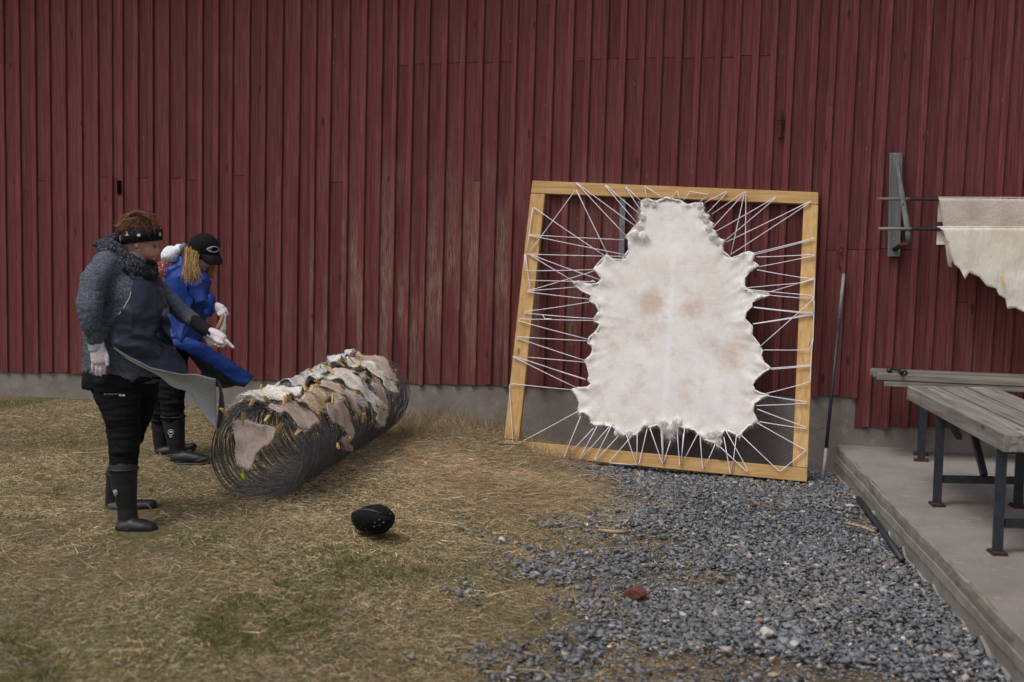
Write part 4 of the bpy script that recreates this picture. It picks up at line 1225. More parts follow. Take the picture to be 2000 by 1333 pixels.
PINS += [(cB, p) for p in [(125, 525, 130, 595), (230, 690, 325, 800), (370, 645, 405, 725), (180, 880, 260, 930), (145, 985, 270, 1005), (510, 690, 605, 780), (745, 870, 785, 990), (575, 1210, 635, 1165), (430, 1310, 480, 1245), (460, 530, 560, 560), (440, 250, 530, 255), (405, 260, 460, 200), (240, 265, 310, 240), (580, 200, 650, 215), (715, 210, 720, 280), (690, 125, 750, 150), (860, 400, 920, 445), (870, 465, 930, 468), (735, 470, 790, 515), (1120, 345, 1240, 320), (1140, 400, 1190, 400), (1010, 820, 1065, 830), (150, 480, 250, 480), (640, 600, 740, 600), (330, 315, 385, 350), (905, 755, 975, 800), (545, 120, 580, 160), (785, 770, 830, 790)]]
SHORT = ['hide hanging over the near mouth', 'arched pinkish band at the near end', 'pale flap by the navy apron', 'rolled white strip', 'creamy rumpled hide', 'grey white hide at the far top edge', 'fluffy grey hide at the crest', 'tan and white furry hide', 'long mauve brown band', 'longest white furred hide', 'short brown strip near the crest', 'white hide with tan belly', 'greyish pink hide at the far end', 'small grey tuft', 'narrow brown strip on the far side', 'lowest hanging brown hide', 'small grey lobe']
ORD = {1: ['only'], 2: ['left', 'right'], 3: ['leftmost', 'middle', 'rightmost']}
def peg_labels():
    own = {}
    for i, (cv, (a, b, c, d)) in enumerate(PINS):
        x, y = cv((a + c) / 2, (b + d) / 2)
        best = min(range(len(PELTS)), key=lambda k: min(math.hypot(px - x, py - y) for px, py in PELTS[k][0]))
        own.setdefault(best, []).append((x, i))
    lab = {}
    for k, lst in own.items():
        lst.sort(); n = len(lst)
        names = ORD.get(n) or ['leftmost'] + [w + ' from the left' for w in ('second', 'third', 'fourth', 'fifth', 'sixth', 'seventh')][:n - 2] + ['rightmost']
        for (x, i), w in zip(lst, names):
            lab[i] = ('%s wooden clothes peg on the %s' % (w, SHORT[k])) if n > 1 else 'wooden clothes peg on the %s' % SHORT[k]
    return lab
PIN_L = peg_labels()
def pegs():
    rr = random.Random(8)
    for i, (cv, (a, b, c, d)) in enumerate(PINS):
        p = cv(a, b); q = cv(c, d)
        off = .075 if i > 0 else .08
        u0, t0 = ray_cyl(*p, RR + off); u1, t1 = ray_cyl(*q, RR + off)
        P = cyl(u0, t0, RR + off + .01); Q = cyl(u1, t1, RR + off - .02)
        if i in (0, 2):
            P = on_plane(*p, RA - AX * .075, AX); Q = on_plane(*q, RA - AX * .075, AX)
        t = (Q - P).normalized(); n = (P - (RA + AX * u0)).normalized()
        s = n.cross(t)
        if s.length < .2: s = AX.cross(t)
        s.normalize(); w = t.cross(s).normalized()
        roll_a = rr.uniform(-.9, .9); s, w = s * math.cos(roll_a) + w * math.sin(roll_a), w * math.cos(roll_a) - s * math.sin(roll_a)
        o = bpy.data.objects.new('clothes_peg', PEG); COL.objects.link(o)
        o.matrix_world = Matrix.Translation((P + Q) / 2) @ Matrix((t, s, w)).transposed().to_4x4()
        tag(o, PIN_L.get(i, 'small wooden clothes peg among the hides on the wire roll'), 'clothes peg', 'clothes pegs on the wire roll')
pegs()
MAT['lime'] = m_plain('lime_green_twine', (.42, .75, .02), .6, .3, .15, 80, .2)
MAT['green_tw'] = m_plain('green_twine', (.12, .4, .06), .6, .3, .2, 80, .2)
def twine():
    P = lambda u, v, k=0: on_plane(*cC(u, v), RA - AX * (.085 + k), AX)
    m = MB()
    m.tube([P(243, 800), P(240, 822), P(232, 840), P(238, 855)], .004, 5)
    for e in ((218, 885), (230, 890), (238, 880), (243, 890)):
        m.tube([P(236, 838), P((236 + e[0]) / 2 + 3, 862, .01), P(*e)], .003, 5)
    m.tube([P(225, 850), P(246, 848), P(240, 860), P(226, 856)], .004, 5, closed=True)
    tag(m.build('twine_tie', MAT['lime'], None, smooth=True), 'bright lime twine tied to the tip of the hanging near-mouth hide', 'twine')
    for pts, lb in (([(805, 412), (840, 445), (868, 480)], 'green twine end between hides near the far end of the wire roll'), ([(265, 290), (300, 285), (345, 290)], 'green twine end beside the grey tuft on the crest of the wire roll')):
        m = MB(); q = [ray_cyl(*cB(*p), RR + .085) for p in pts]
        m.tube([cyl(u, t, RR + .085) for u, t in q], .0035, 5)
        tag(m.build('twine_tie', MAT['green_tw'], None, smooth=True), lb, 'twine')
twine()
# ------------------------------------------------------------------ benches on the slab
def plank_box(m, A, B, w, t, side, z):
    """plank from A to B (top-left edge line), width w along side, thickness t, top at z"""
    a = Vector((A.x, A.y, z)); b = Vector((B.x, B.y, z)); s = side * w; d = Vector((0, 0, -t))
    return m.hexa([a + d, b + d, b + s + d, a + s + d, a, b, b + s, a + s])
def near_bench():
    z = .62
    A = on_z(1772, 754, z); B = on_z(1960.5, 850, z)
    t = (B - A).normalized(); side = Vector((-t.y, t.x, 0))
    if side.x < 0: side = -side
    MAT['grey_wood_t'] = m_wood('weathered_table_planks', (0.085, 0.078, 0.07), (0.2, 0.185, 0.165), (0.34, 0.32, 0.29), 'Y', 2.2, bump=0.6, rotz=-math.atan2(-t.x, t.y) if t.y > 0 else -math.atan2(t.x, -t.y))
    root = empty('slatted_table', (A.x, B.y, 0), 'grey weathered plank table on black steel legs, nearest on the concrete slab', 'table')
    o = 0
    for w in (.18, .145, .17):
        A2 = A + side * o + t * random.uniform(-.005, .005); B2 = B + side * o
        m = MB(); plank_box(m, A2, B2, w, .085, side, z)
        m.build('plank', MAT['grey_wood_t'], root, bevel=.004, seg=2)
        o += w + .022
    W = o - .022
    L = (B - A).length
    zb = z - .0865
    def P(u, v, zz): q = A + t * u + side * v; return Vector((q.x, q.y, zz))
    for k, u in enumerate((.62, L - .12)):
        for v in (.035, W - .04):
            m = MB(); m.bar(P(u, v, .004), P(u, v, zb), .05, .05)
            m.bar(P(u - .05, v, .005), P(u + .05, v, .005), .075, .01)
            lg = m.build('leg', MAT['steel_dark'], root)
            m = MB(); m.bar(P(u - .045, v, .013), P(u + .045, v, .013), .065, .006, Vector((0, 0, 1)))
            m.build('rusty_foot', MAT['rust'], lg)
        m = MB(); m.bar(P(u, .062, .155), P(u, W - .067, .155), .04, .04)
        m.build('cross_bar', MAT['steel_dark'], root)
        m = MB(); m.bar(P(u, .03, zb - .012), P(u, W - .03, zb - .012), .05, .022)
        m.build('bearer', MAT['steel_dark'], root)
    m = MB(); m.bar(P(.63, W * .55, .18), P(.25, W * .55, zb), .035, .035); m.build('brace', MAT['steel_dark'], root)
    m = MB(); m.bar(P(.64, .07, zb - .02), P(.45, .2, zb - .16), .03, .03); m.build('brace', MAT['steel_dark'], root)
near_bench()
def far_bench():
    z = .60
    A = on_z(1700, 719, z)
    C = on_z(1724, 731, z)
    x0 = A.x; y1 = A.y; y0 = C.y
    x1 = on_wall(2000, 700, .5).x + 1.1
    root = empty('plank_bench', (x0, y0, 0), 'long grey plank bench standing along the barn wall', 'bench')
    n = 3; w = (y1 - y0 - .02) / n
    dx = C.x - A.x
    for k in range(n):
        ya = y0 + k * (w + .01); xa = x0 + dx * (1 - k / (n - 1)) * .55
        m = MB(); m.box(xa, x1, ya, ya + w, z - .045, z); m.build('plank', MAT['grey_wood'], root, bevel=.005)
    m = MB(); m.box(C.x + .01, x1, y0 + .004, y0 + .045, z - .085, z - .047); m.build('edge_rail', MAT['grey_wood'], root, bevel=.004)
    m = MB(); m.box(x0 + .03, x1, y1 - .045, y1 - .004, z - .085, z - .047); m.build('edge_rail', MAT['grey_wood'], root, bevel=.004)
    for px in (1798, 1990):
        for yy in (y0 + .06, y1 - .05):
            q = on_z(px, 881, 0).x
            m = MB(); m.bar((q, yy, .012), (q, yy, z - .087), .05, .05); lg = m.build('leg', MAT['steel_dark'], root)
            m = MB(); m.box(q - .05, q + .05, yy - .035, yy + .035, .001, .012); m.build('rusty_foot', MAT['rust'], lg)
    # small clamp tool lying on the bench
    P = lambda px, py, h: on_z(px, py, z + h)
    m = MB(); m.tube([P(1734, 721, .012), P(1748, 722, .018), P(1768, 725, .02)], .009, 7)
    m.tube([P(1735, 719, .012), P(1737, 724, .02)], .015, 7)
    c = P(1765, 729, .02)
    m.tube([c + Vector((math.cos(a) * .022, -.01 * math.sin(a), math.sin(a) * .016)) for a in [i * .6283 for i in range(10)]], .007, 6, closed=True)
    m.tube([P(1756, 724, .02), P(1762, 728, .022)], .013, 7)
    o = m.build('clamp_tool', MAT['steel_dark'], None, smooth=True)
    tag(o, 'small dark metal clamp lying on the plank bench', 'tool')
far_bench()

# ------------------------------------------------------------------ wall bracket with two poles and draped hides
c8 = lambda u, v: (1600 + u / 3.333, 280 + v / 3.333)
def bracket():
    root = empty('wall_bracket', on_wall(*c8(490, 738), .05), 'grey wooden bracket with a curved arm fixed to the red wall', 'bracket')
    q = [on_wall(*c8(*p), .05) for p in ((460, 65), (543, 65), (527, 738), (445, 738))]
    m = MB(); m.prism(q, (0, -.035, 0)); bb = m.build('back_board', MAT['grey_wood_z'], root, bevel=.003)
    pts = [(505, 128, .09), (520, 215, .14), (535, 320, .19), (548, 400, .25), (565, 500, .31), (578, 590, .35), (582, 655, .36)]
    m = MB(); m.tube([on_wall(*c8(u, v), o) for u, v, o in pts], [.012, .018, .021, .021, .021, .021, .018], 8); m.build('curved_arm', MAT['grey_wood_z'], root, smooth=True)
    m = MB(); m.tube([on_wall(*c8(490, 690), .08), on_wall(*c8(530, 665), .25), on_wall(*c8(585, 655), .37)], .018, 8); m.build('peg', MAT['rust'], root, smooth=True)
    for u, v in ((500, 88), (487, 625)):
        a = on_wall(*c8(u, v), .084); m = MB(); m.tube([a, a + Vector((0, -.004, 0))], .007, 8); m.build('screw', MAT['galv'], bb)
bracket()
PO1, PO2 = .21, .36
def pole(name, u0, v0, v1, off, label):
    a = on_wall(*c8(u0, v0), off); b = on_wall(*c8(1333, v1), off); b = a + (b - a) * 1.7
    root = empty(name, a, label, 'pole')
    t = (b - a).normalized(); k = a + t * .22
    m = MB(); m.tube([a, k], .0115, 10); m.build('bare_tip', MAT['grey_wood'], root, smooth=True)
    m = MB(); m.tube([k + t * .0005, b], .0117, 10); m.build('shaft', MAT['steel_dark'], root, smooth=True)
    return a, b
p1 = pole('hanging_pole', 378, 363, 368, PO1, 'dark horizontal pole, the upper of two, carried by the wall bracket')
p2 = pole('hanging_pole', 385, 557, 562, PO2, 'dark horizontal pole, the lower of two, carried by the wall bracket')
def m_cream():
    k = NM('cream_chamois', .7, .3)
    a = k.noise(4, 5, k.map((1, 1, .5)), .6); f = k.noise(40, 4)
    col = k.ramp(a, [(.3, (.58, .5, .4)), (.5, (.7, .64, .55)), (.75, (.76, .73, .67))])
    col = k.mix(k.ramp(f, [(.33, .12), (.45, 0)]), col, (.42, .33, .24))
    w = k.noise(3, 4, k.map((6, 1, 1.2), rot=(0, .5, 0)), .6, 1.2)
    k.bump(k.math('ADD', w, k.math('MULTIPLY', f, .1)), .35, .03)
    k.b.inputs['Subsurface Weight'].default_value = 0.0
    return k.done(col)
MAT['cream'] = m_cream()
MAT['cream_dk'] = m_pelt('buff_hide', (.46, .38, .32), (.57, .49, .42), (.64, .57, .5), 4)
def drape(name, outline, pole_ab, off, mat, label, seed, back_len):
    a, b = pole_ab
    zl = lambda x: a.z + (b.z - a.z) * (x - a.x) / (b.x - a.x)
    o2 = [Vector((on_wall(u, v, off).x, on_wall(u, v, off).z)) for u, v in outline]
    V, F_, dd, bnd = poly_sheet(o2, .018, seed)
    co = []
    for (x, z) in V:
        h = max(0, zl(x) + .0175 - z)              # distance down from the pole's crest
        R_ = .0175; hh = min(h, R_)
        y = -off - math.sqrt(max(0, R_ * R_ - (R_ - hh) ** 2))
        amp = min(1, h / .35)
        fold = .014 * amp * amp * math.sin(x * 13 + 5 * noise.noise(Vector((x * 2, z * 2, seed))) + z * 4) + (.012 + .03 * max(0, h - .45)) * amp * noise.noise(Vector((x * 6, z * 6, seed + 3))) + .003 * amp * noise.noise(Vector((x * 25, z * 20, seed)))
        co.append(Vector((x, y + fold - .012 * amp, z)))
    nV = len(co); faces = [tuple(f) for f in F_]
    back = [p + Vector((0, .0035, 0)) for p in co]
    es = set((f[i], f[(i + 1) % len(f)]) for f in faces for i in range(len(f)))
    rim = [e for e in es if (e[1], e[0]) not in es]
    m = MB().add(co + back, faces + [tuple(i + nV for i in reversed(f)) for f in faces] + [(q, p, p + nV, q + nV) for p, q in rim])
    cen = sum(co, Vector()) / nV
    root = empty(name, cen, label, 'hide')
    m.build('front_fall', mat, root, smooth=True)
    # the part behind the pole
    xs = np.linspace(o2[0].x, max(p.x for p in o2), 40); m = MB(); vv = []
    lv = [(0.0, -.013, .0135), (.004, -.005, .0175), (.0, .006, .0165), (-.02, .014, .014)] + [(-.02 - back_len * (i / 8), .016, .014) for i in range(1, 9)]
    vv = []
    for i, (dz, dy, r) in enumerate(lv):
        for x in xs:
            zt = zl(x) + .0175 + dz - .0045 * (1 + .35 * noise.noise(Vector((x * 4, 0, seed))) if i > 3 else 1)
            vv.append((x, -off + dy + (.012 * noise.noise(Vector((x * 5, dz * 4, seed))) if i > 4 else 0), zt))
    n = len(xs)
    m.add(vv, [(j * n + i, j * n + i + 1, (j + 1) * n + i + 1, (j + 1) * n + i) for j in range(len(lv) - 1) for i in range(n - 1)])
    m.build('back_fall', mat, root, smooth=True)
    return root
drape('draped_hide', [c8(*p) for p in [(776, 350), (1000, 350), (1333, 351), (1900, 351), (1900, 700), (1333, 690), (1050, 700), (880, 760), (860, 810), (838, 800), (826, 720), (815, 620), (805, 540), (798, 470), (785, 400)]], p1, PO1, MAT['cream_dk'],
      'buff coloured hide draped over the upper pole beside the wall bracket', 2, .15)
drape('draped_hide', [c8(*p) for p in [(768, 541), (1000, 542), (1333, 543), (1900, 543), (1900, 1010), (1600, 1090), (1420, 1120), (1333, 1100), (1270, 1070), (1222, 1078), (1210, 1010), (1165, 985), (1150, 945), (1090, 930), (1040, 870), (975, 842), (948, 886), (915, 820), (880, 790), (858, 730), (830, 640), (805, 570)]], p2, PO2, MAT['cream'],
      'cream hide with a ragged lower hem draped over the lower pole', 5, .1)
def hide_pegs():
    for (u0, v0, u1, v1), lb in (((1185, 870, 1205, 930), 'wooden clothes peg on the ragged hem of the cream draped hide'), ((798, 628, 830, 640), 'wooden clothes peg at the left edge of the cream draped hide')):
        P = on_wall(*c8(u0, v0), PO2 + .07); Q = on_wall(*c8(u1, v1), PO2 + .07)
        t = (Q - P).normalized(); s = Vector((0, -1, 0)).cross(t).normalized(); w = t.cross(s)
        o = bpy.data.objects.new('clothes_peg', PEG); COL.objects.link(o)
        o.matrix_world = Matrix.Translation((P + Q) / 2) @ Matrix((t, s, w)).transposed().to_4x4()
        tag(o, lb, 'clothes peg', 'clothes pegs on the draped hide')
hide_pegs()

# ------------------------------------------------------------------ leaning pipe, hose at the slab foot, brick piece, twigs
MAT['pipe_grey'] = m_plain('worn_grey_pipe', (.22, .22, .22), .6, .4, .3, 60, .2)
def leaning_pipe():
    b = on_z(1607, 942, -.2); tpt = on_wall(1648, 536, .075)
    root = empty('leaning_pipe', b, 'thin dark pipe leaning on the barn wall at the slab corner', 'pipe')
    f = lambda k: b.lerp(tpt, k)
    m = MB(); m.tube([f(0), f(.16)], .0125, 10); m.build('light_lower_end', MAT['pipe_grey'], root, smooth=True)
    m = MB(); m.tube([f(.1602), f(.78)], .0128, 10); m.build('dark_shaft', MAT['steel_dark'], root, smooth=True)
    m = MB(); m.tube([f(.7802), f(1)], .0122, 10); m.build('grey_upper_end', MAT['pipe_grey'], root, smooth=True)
leaning_pipe()
def slab_foot():
    a = on_z(1676, 974, -.185); b = on_z(1762, 1094, -.185)
    m = MB(); m.tube([a, a.lerp(b, .4) + Vector((.004, 0, .004)), b], .018, 8)
    tag(m.build('black_batten', MAT['steel_dark'], None, smooth=True), 'dark slender bar lying along the foot of the concrete slab', 'bar')
slab_foot()
MAT['brick'] = m_plain('broken_red_brick', (.13, .048, .036), .9, .2, .4, 40, .5, .006)
def lump(name, px, py, r, mat, label, cat, seed, z=-.2, sc=(1, .8, .7)):
    p = on_z(px, py, z); rr = random.Random(seed)
    bm = bmesh.new(); bmesh.ops.create_icosphere(bm, subdivisions=2, radius=1)
    dirs = [Vector((rr.gauss(0, 1), rr.gauss(0, 1), rr.gauss(0, 1))).normalized() for _ in range(7)]
    for v in bm.verts:
        c = v.co.copy()
        for d in dirs:                      # flatten towards random planes: chipped facets
            k = c.dot(d)
            if k > .62: c -= d * (k - .62)
        c *= 1 + .06 * noise.noise(c * 4 + Vector((seed, 0, 0)))
        v.co = p + Vector((c.x * r * sc[0], c.y * r * sc[1], c.z * r * sc[2] + r * sc[2] * .55))
    me = bpy.data.meshes.new(name); bm.to_mesh(me); bm.free()
    return tag(link(name, me, mat), label, cat)
lump('brick_fragment', 1241, 1166, .06, MAT['brick'], 'broken red brick fragment lying on the gravel', 'brick', 11, sc=(1.15, .8, .62))
MAT['pale_stone'] = m_plain('pale_stone', (.5, .46, .4), .85, .2, .25, 40, .4, .004)
lump('pale_stone', 1497, 1240, .036, MAT['pale_stone'], 'largest pale stone on the gravel in front of the brick fragment', 'stone', 5)
lump('pale_stone', 1660, 992, .03, MAT['pale_stone'], 'pale stone by the far foot of the concrete slab', 'stone', 6)
#lump('mortar_lump', 1850, 1190, .09, MAT['plinth'], 'grey mortar lump against the foot of the concrete slab', 'mortar lump', 8, sc=(.8, 1, .7))
MAT['twig'] = m_plain('dry_twig', (.16, .11, .065), .9, .2, .3, 60, .4)
MAT['stick'] = m_plain('pale_split_stick', (.36, .27, .16), .85, .2, .3, 60, .4)
def twig(pts, r, mat, label, z=-.17):
    P = [on_z(px, py, z + (.01 if i % 2 else 0)) for i, (px, py) in enumerate(pts)]
    m = MB(); m.tube(P, r, 6)
    tag(m.build('twig', mat, None, smooth=True), label, 'twig')
twig([(1462, 982), (1500, 991), (1541, 998)], .006, MAT['twig'], 'thin brown twig lying on the gravel in front of the frame')
twig([(1650, 1022), (1680, 1028), (1708, 1039)], .009, MAT['stick'], 'pale split stick near the slab foot')
twig([(1170, 1036), (1195, 1039), (1224, 1040)], .012, MAT['stick'], 'short pale stick at the edge of the gravel', -.14)
twig([(973, 868), (1000, 868), (1025, 870), (1040, 884)], .005, MAT['twig'], 'dark bent twig across the lower left corner of the pine frame', .0)
# ------------------------------------------------------------------ people
from mathutils.bvhtree import BVHTree
class Fig:
    """shapes a figure in the place: pixel + depth offset -> world; overlapping lofts are fused into one skin"""
    def __init__(s, d0): s.d0 = d0
    def P(s, px, py, dd=0.0): return at_d(px, py, s.d0 + dd)
def loft(m, rings, n=20, pw=2.0, cap=1.0):
    """rings: (centre, half-width across the picture, half-depth)"""
    C = [r[0] for r in rings]; k = len(C)
    T = [(C[min(i + 1, k - 1)] - C[max(i - 1, 0)]).normalized() for i in range(k)]
    R = [(C[i], T[i], rings[i][1], rings[i][2]) for i in range(k)]
    # domed ends
    def dome(c, t, a, b, sg):
        h = min(a, b) * cap
        return [(c + t * sg * h * math.sin(x), t, a * math.cos(x), b * math.cos(x)) for x in (.5, 1.0, 1.4)]
    R = dome(*R[0], -1)[::-1] + R + dome(*R[-1], 1)
    V = []
    for c, t, a, b in R:
        ax = t.cross(_fh)
        if ax.length < .15: ax = _r0.copy()
        ax.normalize(); bx = ax.cross(t).normalized()
        for j in range(n):
            an = 2 * math.pi * j / n; ca, sa = math.cos(an), math.sin(an)
            V.append(c + ax * (a * math.copysign(abs(ca) ** (2 / pw), ca)) + bx * (b * math.copysign(abs(sa) ** (2 / pw), sa)))
    L = len(R)
    F_ = [(i * n + j, i * n + (j + 1) % n, (i + 1) * n + (j + 1) % n, (i + 1) * n + j) for i in range(L - 1) for j in range(n)]
    F_ += [tuple(range(n - 1, -1, -1)), tuple((L - 1) * n + j for j in range(n))]
    m.add(V, F_); return m
def ball(m, c, a, b, h, tilt=0.0, n=16):
    """ellipsoid: a across, b in depth, h up, tilted in the picture plane"""
    V = []; F_ = []
    for i in range(n // 2 + 1):
        ph = math.pi * i / (n // 2)
        for j in range(n):
            th = 2 * math.pi * j / n
            x, y, z = a * math.sin(ph) * math.cos(th), b * math.sin(ph) * math.sin(th), h * math.cos(ph)
            x, z = x * math.cos(tilt) - z * math.sin(tilt), x * math.sin(tilt) + z * math.cos(tilt)
            V.append(c + _r0 * x + _fh * y + Vector((0, 0, 1)) * z)
    for i in range(n // 2):
        for j in range(n):
            F_.append((i * n + j, i * n + (j + 1) % n, (i + 1) * n + (j + 1) % n, (i + 1) * n + j))
    m.add(V, F_); return m
def fuse(m, name, mat, parent, voxel=.008, smooth=4, disp=None):
    """one continuous skin from overlapping pieces (voxel remesh), smoothed, optionally creased"""
    o0 = origin_of(parent)
    me = bpy.data.meshes.new(name + '_raw')
    me.from_pydata([tuple(v - o0) for v in m.v], [], m.f)
    bm = bmesh.new(); bm.from_mesh(me); bmesh.ops.remove_doubles(bm, verts=bm.verts, dist=1e-5)
    bmesh.ops.recalc_face_normals(bm, faces=bm.faces); bm.to_mesh(me); bm.free()
    ob = bpy.data.objects.new('tmp', me); COL.objects.link(ob)
    r = ob.modifiers.new('r', 'REMESH'); r.mode = 'VOXEL'; r.voxel_size = voxel
    if smooth:
        s = ob.modifiers.new('s', 'SMOOTH'); s.factor = .5; s.iterations = smooth
    dg = bpy.context.evaluated_depsgraph_get()
    out = bpy.data.meshes.new_from_object(ob.evaluated_get(dg))
    bpy.data.objects.remove(ob); bpy.data.meshes.remove(me)
    out.name = name
    if disp:
        ns = [v.normal.copy() for v in out.vertices]
        for v, nn in zip(out.vertices, ns): v.co += nn * disp(v.co + o0)
    out.polygons.foreach_set('use_smooth', [True] * len(out.polygons))
    return link(name, out, mat, parent)
def bvh_of(*obs):
    V = []; F_ = []
    for o in obs:
        b = len(V); o0 = origin_of(o.parent)
        V += [v.co + o0 for v in o.data.vertices]
        F_ += [tuple(i + b for i in p.vertices) for p in o.data.polygons]
    return BVHTree.FromPolygons(V, F_)
def hit(bvh, px, py, off, fallback):
    d = ray(px, py).normalized()
    h, n, i, t = bvh.ray_cast(CAM, d)
    if h is None: return fallback
    return h - d * off
def cloth(rows, name, mat, parent, nu=40, nv=40, disp=None, thick=.003, flip=False):
    """smooth sheet through a grid of 3-D control points (Catmull-Rom both ways), with thickness"""
    def cr(p, t):
        n = len(p) - 1; x = min(max(t * n, 0), n - 1e-6); i = int(x); f = x - i
        a = p[max(i - 1, 0)]; b = p[i]; c = p[i + 1]; d = p[min(i + 2, n)]
        return .5 * ((2 * b) + (c - a) * f + (2 * a - 5 * b + 4 * c - d) * f * f + (3 * b - a - 3 * c + d) * f ** 3)
    G = [[cr(r, j / nu) for j in range(nu + 1)] for r in rows]
    S = []
    for i in range(nv + 1):
        S.append([cr([g[j] for g in G], i / nv) for j in range(nu + 1)])
    V = [p for r in S for p in r]
    N = []
    for i in range(nv + 1):
        for j in range(nu + 1):
            du = S[i][min(j + 1, nu)] - S[i][max(j - 1, 0)]; dv = S[min(i + 1, nv)][j] - S[max(i - 1, 0)][j]
            n = du.cross(dv)
            if n.length < 1e-9: n = -_fh
            n.normalize()
            if n.dot(_fh) > 0: n = -n
            N.append(n)
    if disp: V = [v + n * disp(v) for v, n in zip(V, N)]
    w = nu + 1; L = len(V)
    F_ = [(i * w + j, i * w + j + 1, (i + 1) * w + j + 1, (i + 1) * w + j) for i in range(nv) for j in range(nu)]
    B = [v - n * thick for v, n in zip(V, N)]
    es = set((f[k], f[(k + 1) % 4]) for f in F_ for k in range(4)); rim = [e for e in es if (e[1], e[0]) not in es]
    m = MB().add(V + B, F_ + [tuple(i + L for i in reversed(f)) for f in F_] + [(b, a, a + L, b + L) for a, b in rim])
    return m.build(name, mat, parent, smooth=True)
def nz3(p, sx, sy, sz, k=0): return noise.noise(Vector((p.dot(_r0) * sx, p.dot(_fh) * sy, p.z * sz + k)))

def m_heather():
    k = NM('heather_grey_knit', .9, .15)
    v = k.map((1, 1, 1), rot=(.2, .3, .5))
    a = k.noise(150, 4, k.map((.3, 1, 1.7), vec=v), .75); b = k.noise(6, 3)
    col = k.ramp(a, [(.36, (.022, .027, .038)), (.5, (.07, .08, .1)), (.66, (.2, .215, .25))])
    k.bump(k.math('ADD', a, b), .4, .004)
    return k.done(col)
def m_fabric(name, c, rough=.85, spec=.2, wr=14, bump=.35, bdist=.012, aniso=(1, 1, 2.5), sheen=0):
    k = NM(name, rough, spec)
    a = k.noise(wr, 4, k.map(aniso), .55, .6); f = k.noise(160, 3)
    col = k.ramp(f, [(.3, tuple(x * .8 for x in c)), (.7, tuple(x * 1.2 for x in c))])
    k.bump(k.math('ADD', a, k.math('MULTIPLY', f, .08)), bump, bdist)
    return k.done(col)
MAT['skin'] = m_plain('skin', (.5, .28, .215), .55, .35, .12, 25, .1, .001)
MAT['lips'] = m_plain('lips', (.33, .11, .1), .5, .35, .1, 25, .1, .001)
MAT['heather'] = m_heather()
MAT['black_cloth'] = m_fabric('black_cloth', (.0075, .0075, .009), .9, .12, 22, .5, .012)
MAT['black_cuff'] = m_fabric('black_rib_cuff', (.01, .01, .012))
MAT['rubber'] = m_fabric('black_rubber_boot', (.012, .0125, .015), .5, .4, 9, .12, .006)
MAT['navy'] = m_fabric('navy_coated_apron', (.019, .026, .047), .42, .45, 9, .45, .016, (1, 1, 1.6))
MAT['lining'] = m_fabric('pale_grey_lining', (.44, .46, .47), .85, .2, 8, .25, .01, (1, 1, 1.3))
MAT['trim'] = m_fabric('white_trim', (.55, .56, .58))
MAT['blue'] = m_fabric('bright_blue_coated_gown', (.006, .033, .2), .5, .35, 7, .4, .02, (1, 1, .7))
MAT['blue_in'] = m_fabric('dark_blue_gown_inside', (.03, .04, .06), .7, .3, 8, .25, .01)
MAT['glove'] = m_fabric('white_latex_glove', (.62, .54, .56), .55, .35, 40, .25, .003, (1, 1, 1))
MAT['glove_cuff'] = m_fabric('pale_blue_cuff', (.36, .41, .47), .6, .3, 30, .4, .006, (1, 1, 3))
MAT['cap'] = m_fabric('black_cap_cloth', (.0085, .0085, .0095), .9, .15, 30, .15, .003)
MAT['white_fleece'] = m_fabric('white_fleece_hood', (.68, .68, .74), .95, .1, 25, .6, .01, (1, 1, 1))
MAT['grey_fleece'] = m_fabric('grey_fleece_lining', (.2, .2, .21), .95, .1, 45, .8, .01, (1, 1, 1))
MAT['eye'] = m_plain('dark_eye', (.02, .015, .012), .3, .5, .1)
def m_print(name, base, white, sc, lo=.1, hi=.16):
    k = NM(name, .85, .2)
    v = k.vor(sc); n = k.noise(sc * 1.5, 3, None, .6, 1.5)
    f = k.math('MULTIPLY', k.ramp(v, [(lo, 1), (hi + .12, 0)]), k.ramp(n, [(.45, 0), (.55, 1)]))
    k.bump(n, .3, .006)
    return k.done(k.mix(f, base, white))
MAT['bandana'] = m_print('black_bandana_print', (.010, .009, .010), (.06, .06, .065), 60, .16, .2)
MAT['scarf'] = m_print('dark_scarf_print', (.014, .017, .024), (.15, .165, .2), 95, .3, .4)
MAT['red_knit'] = m_print('red_white_patterned_knit', (.2, .03, .035), (.6, .55, .55), 70, .3, .3)
MAT['emblem'] = m_plain('white_emblem', (.6, .6, .62), .6, .3, .05)
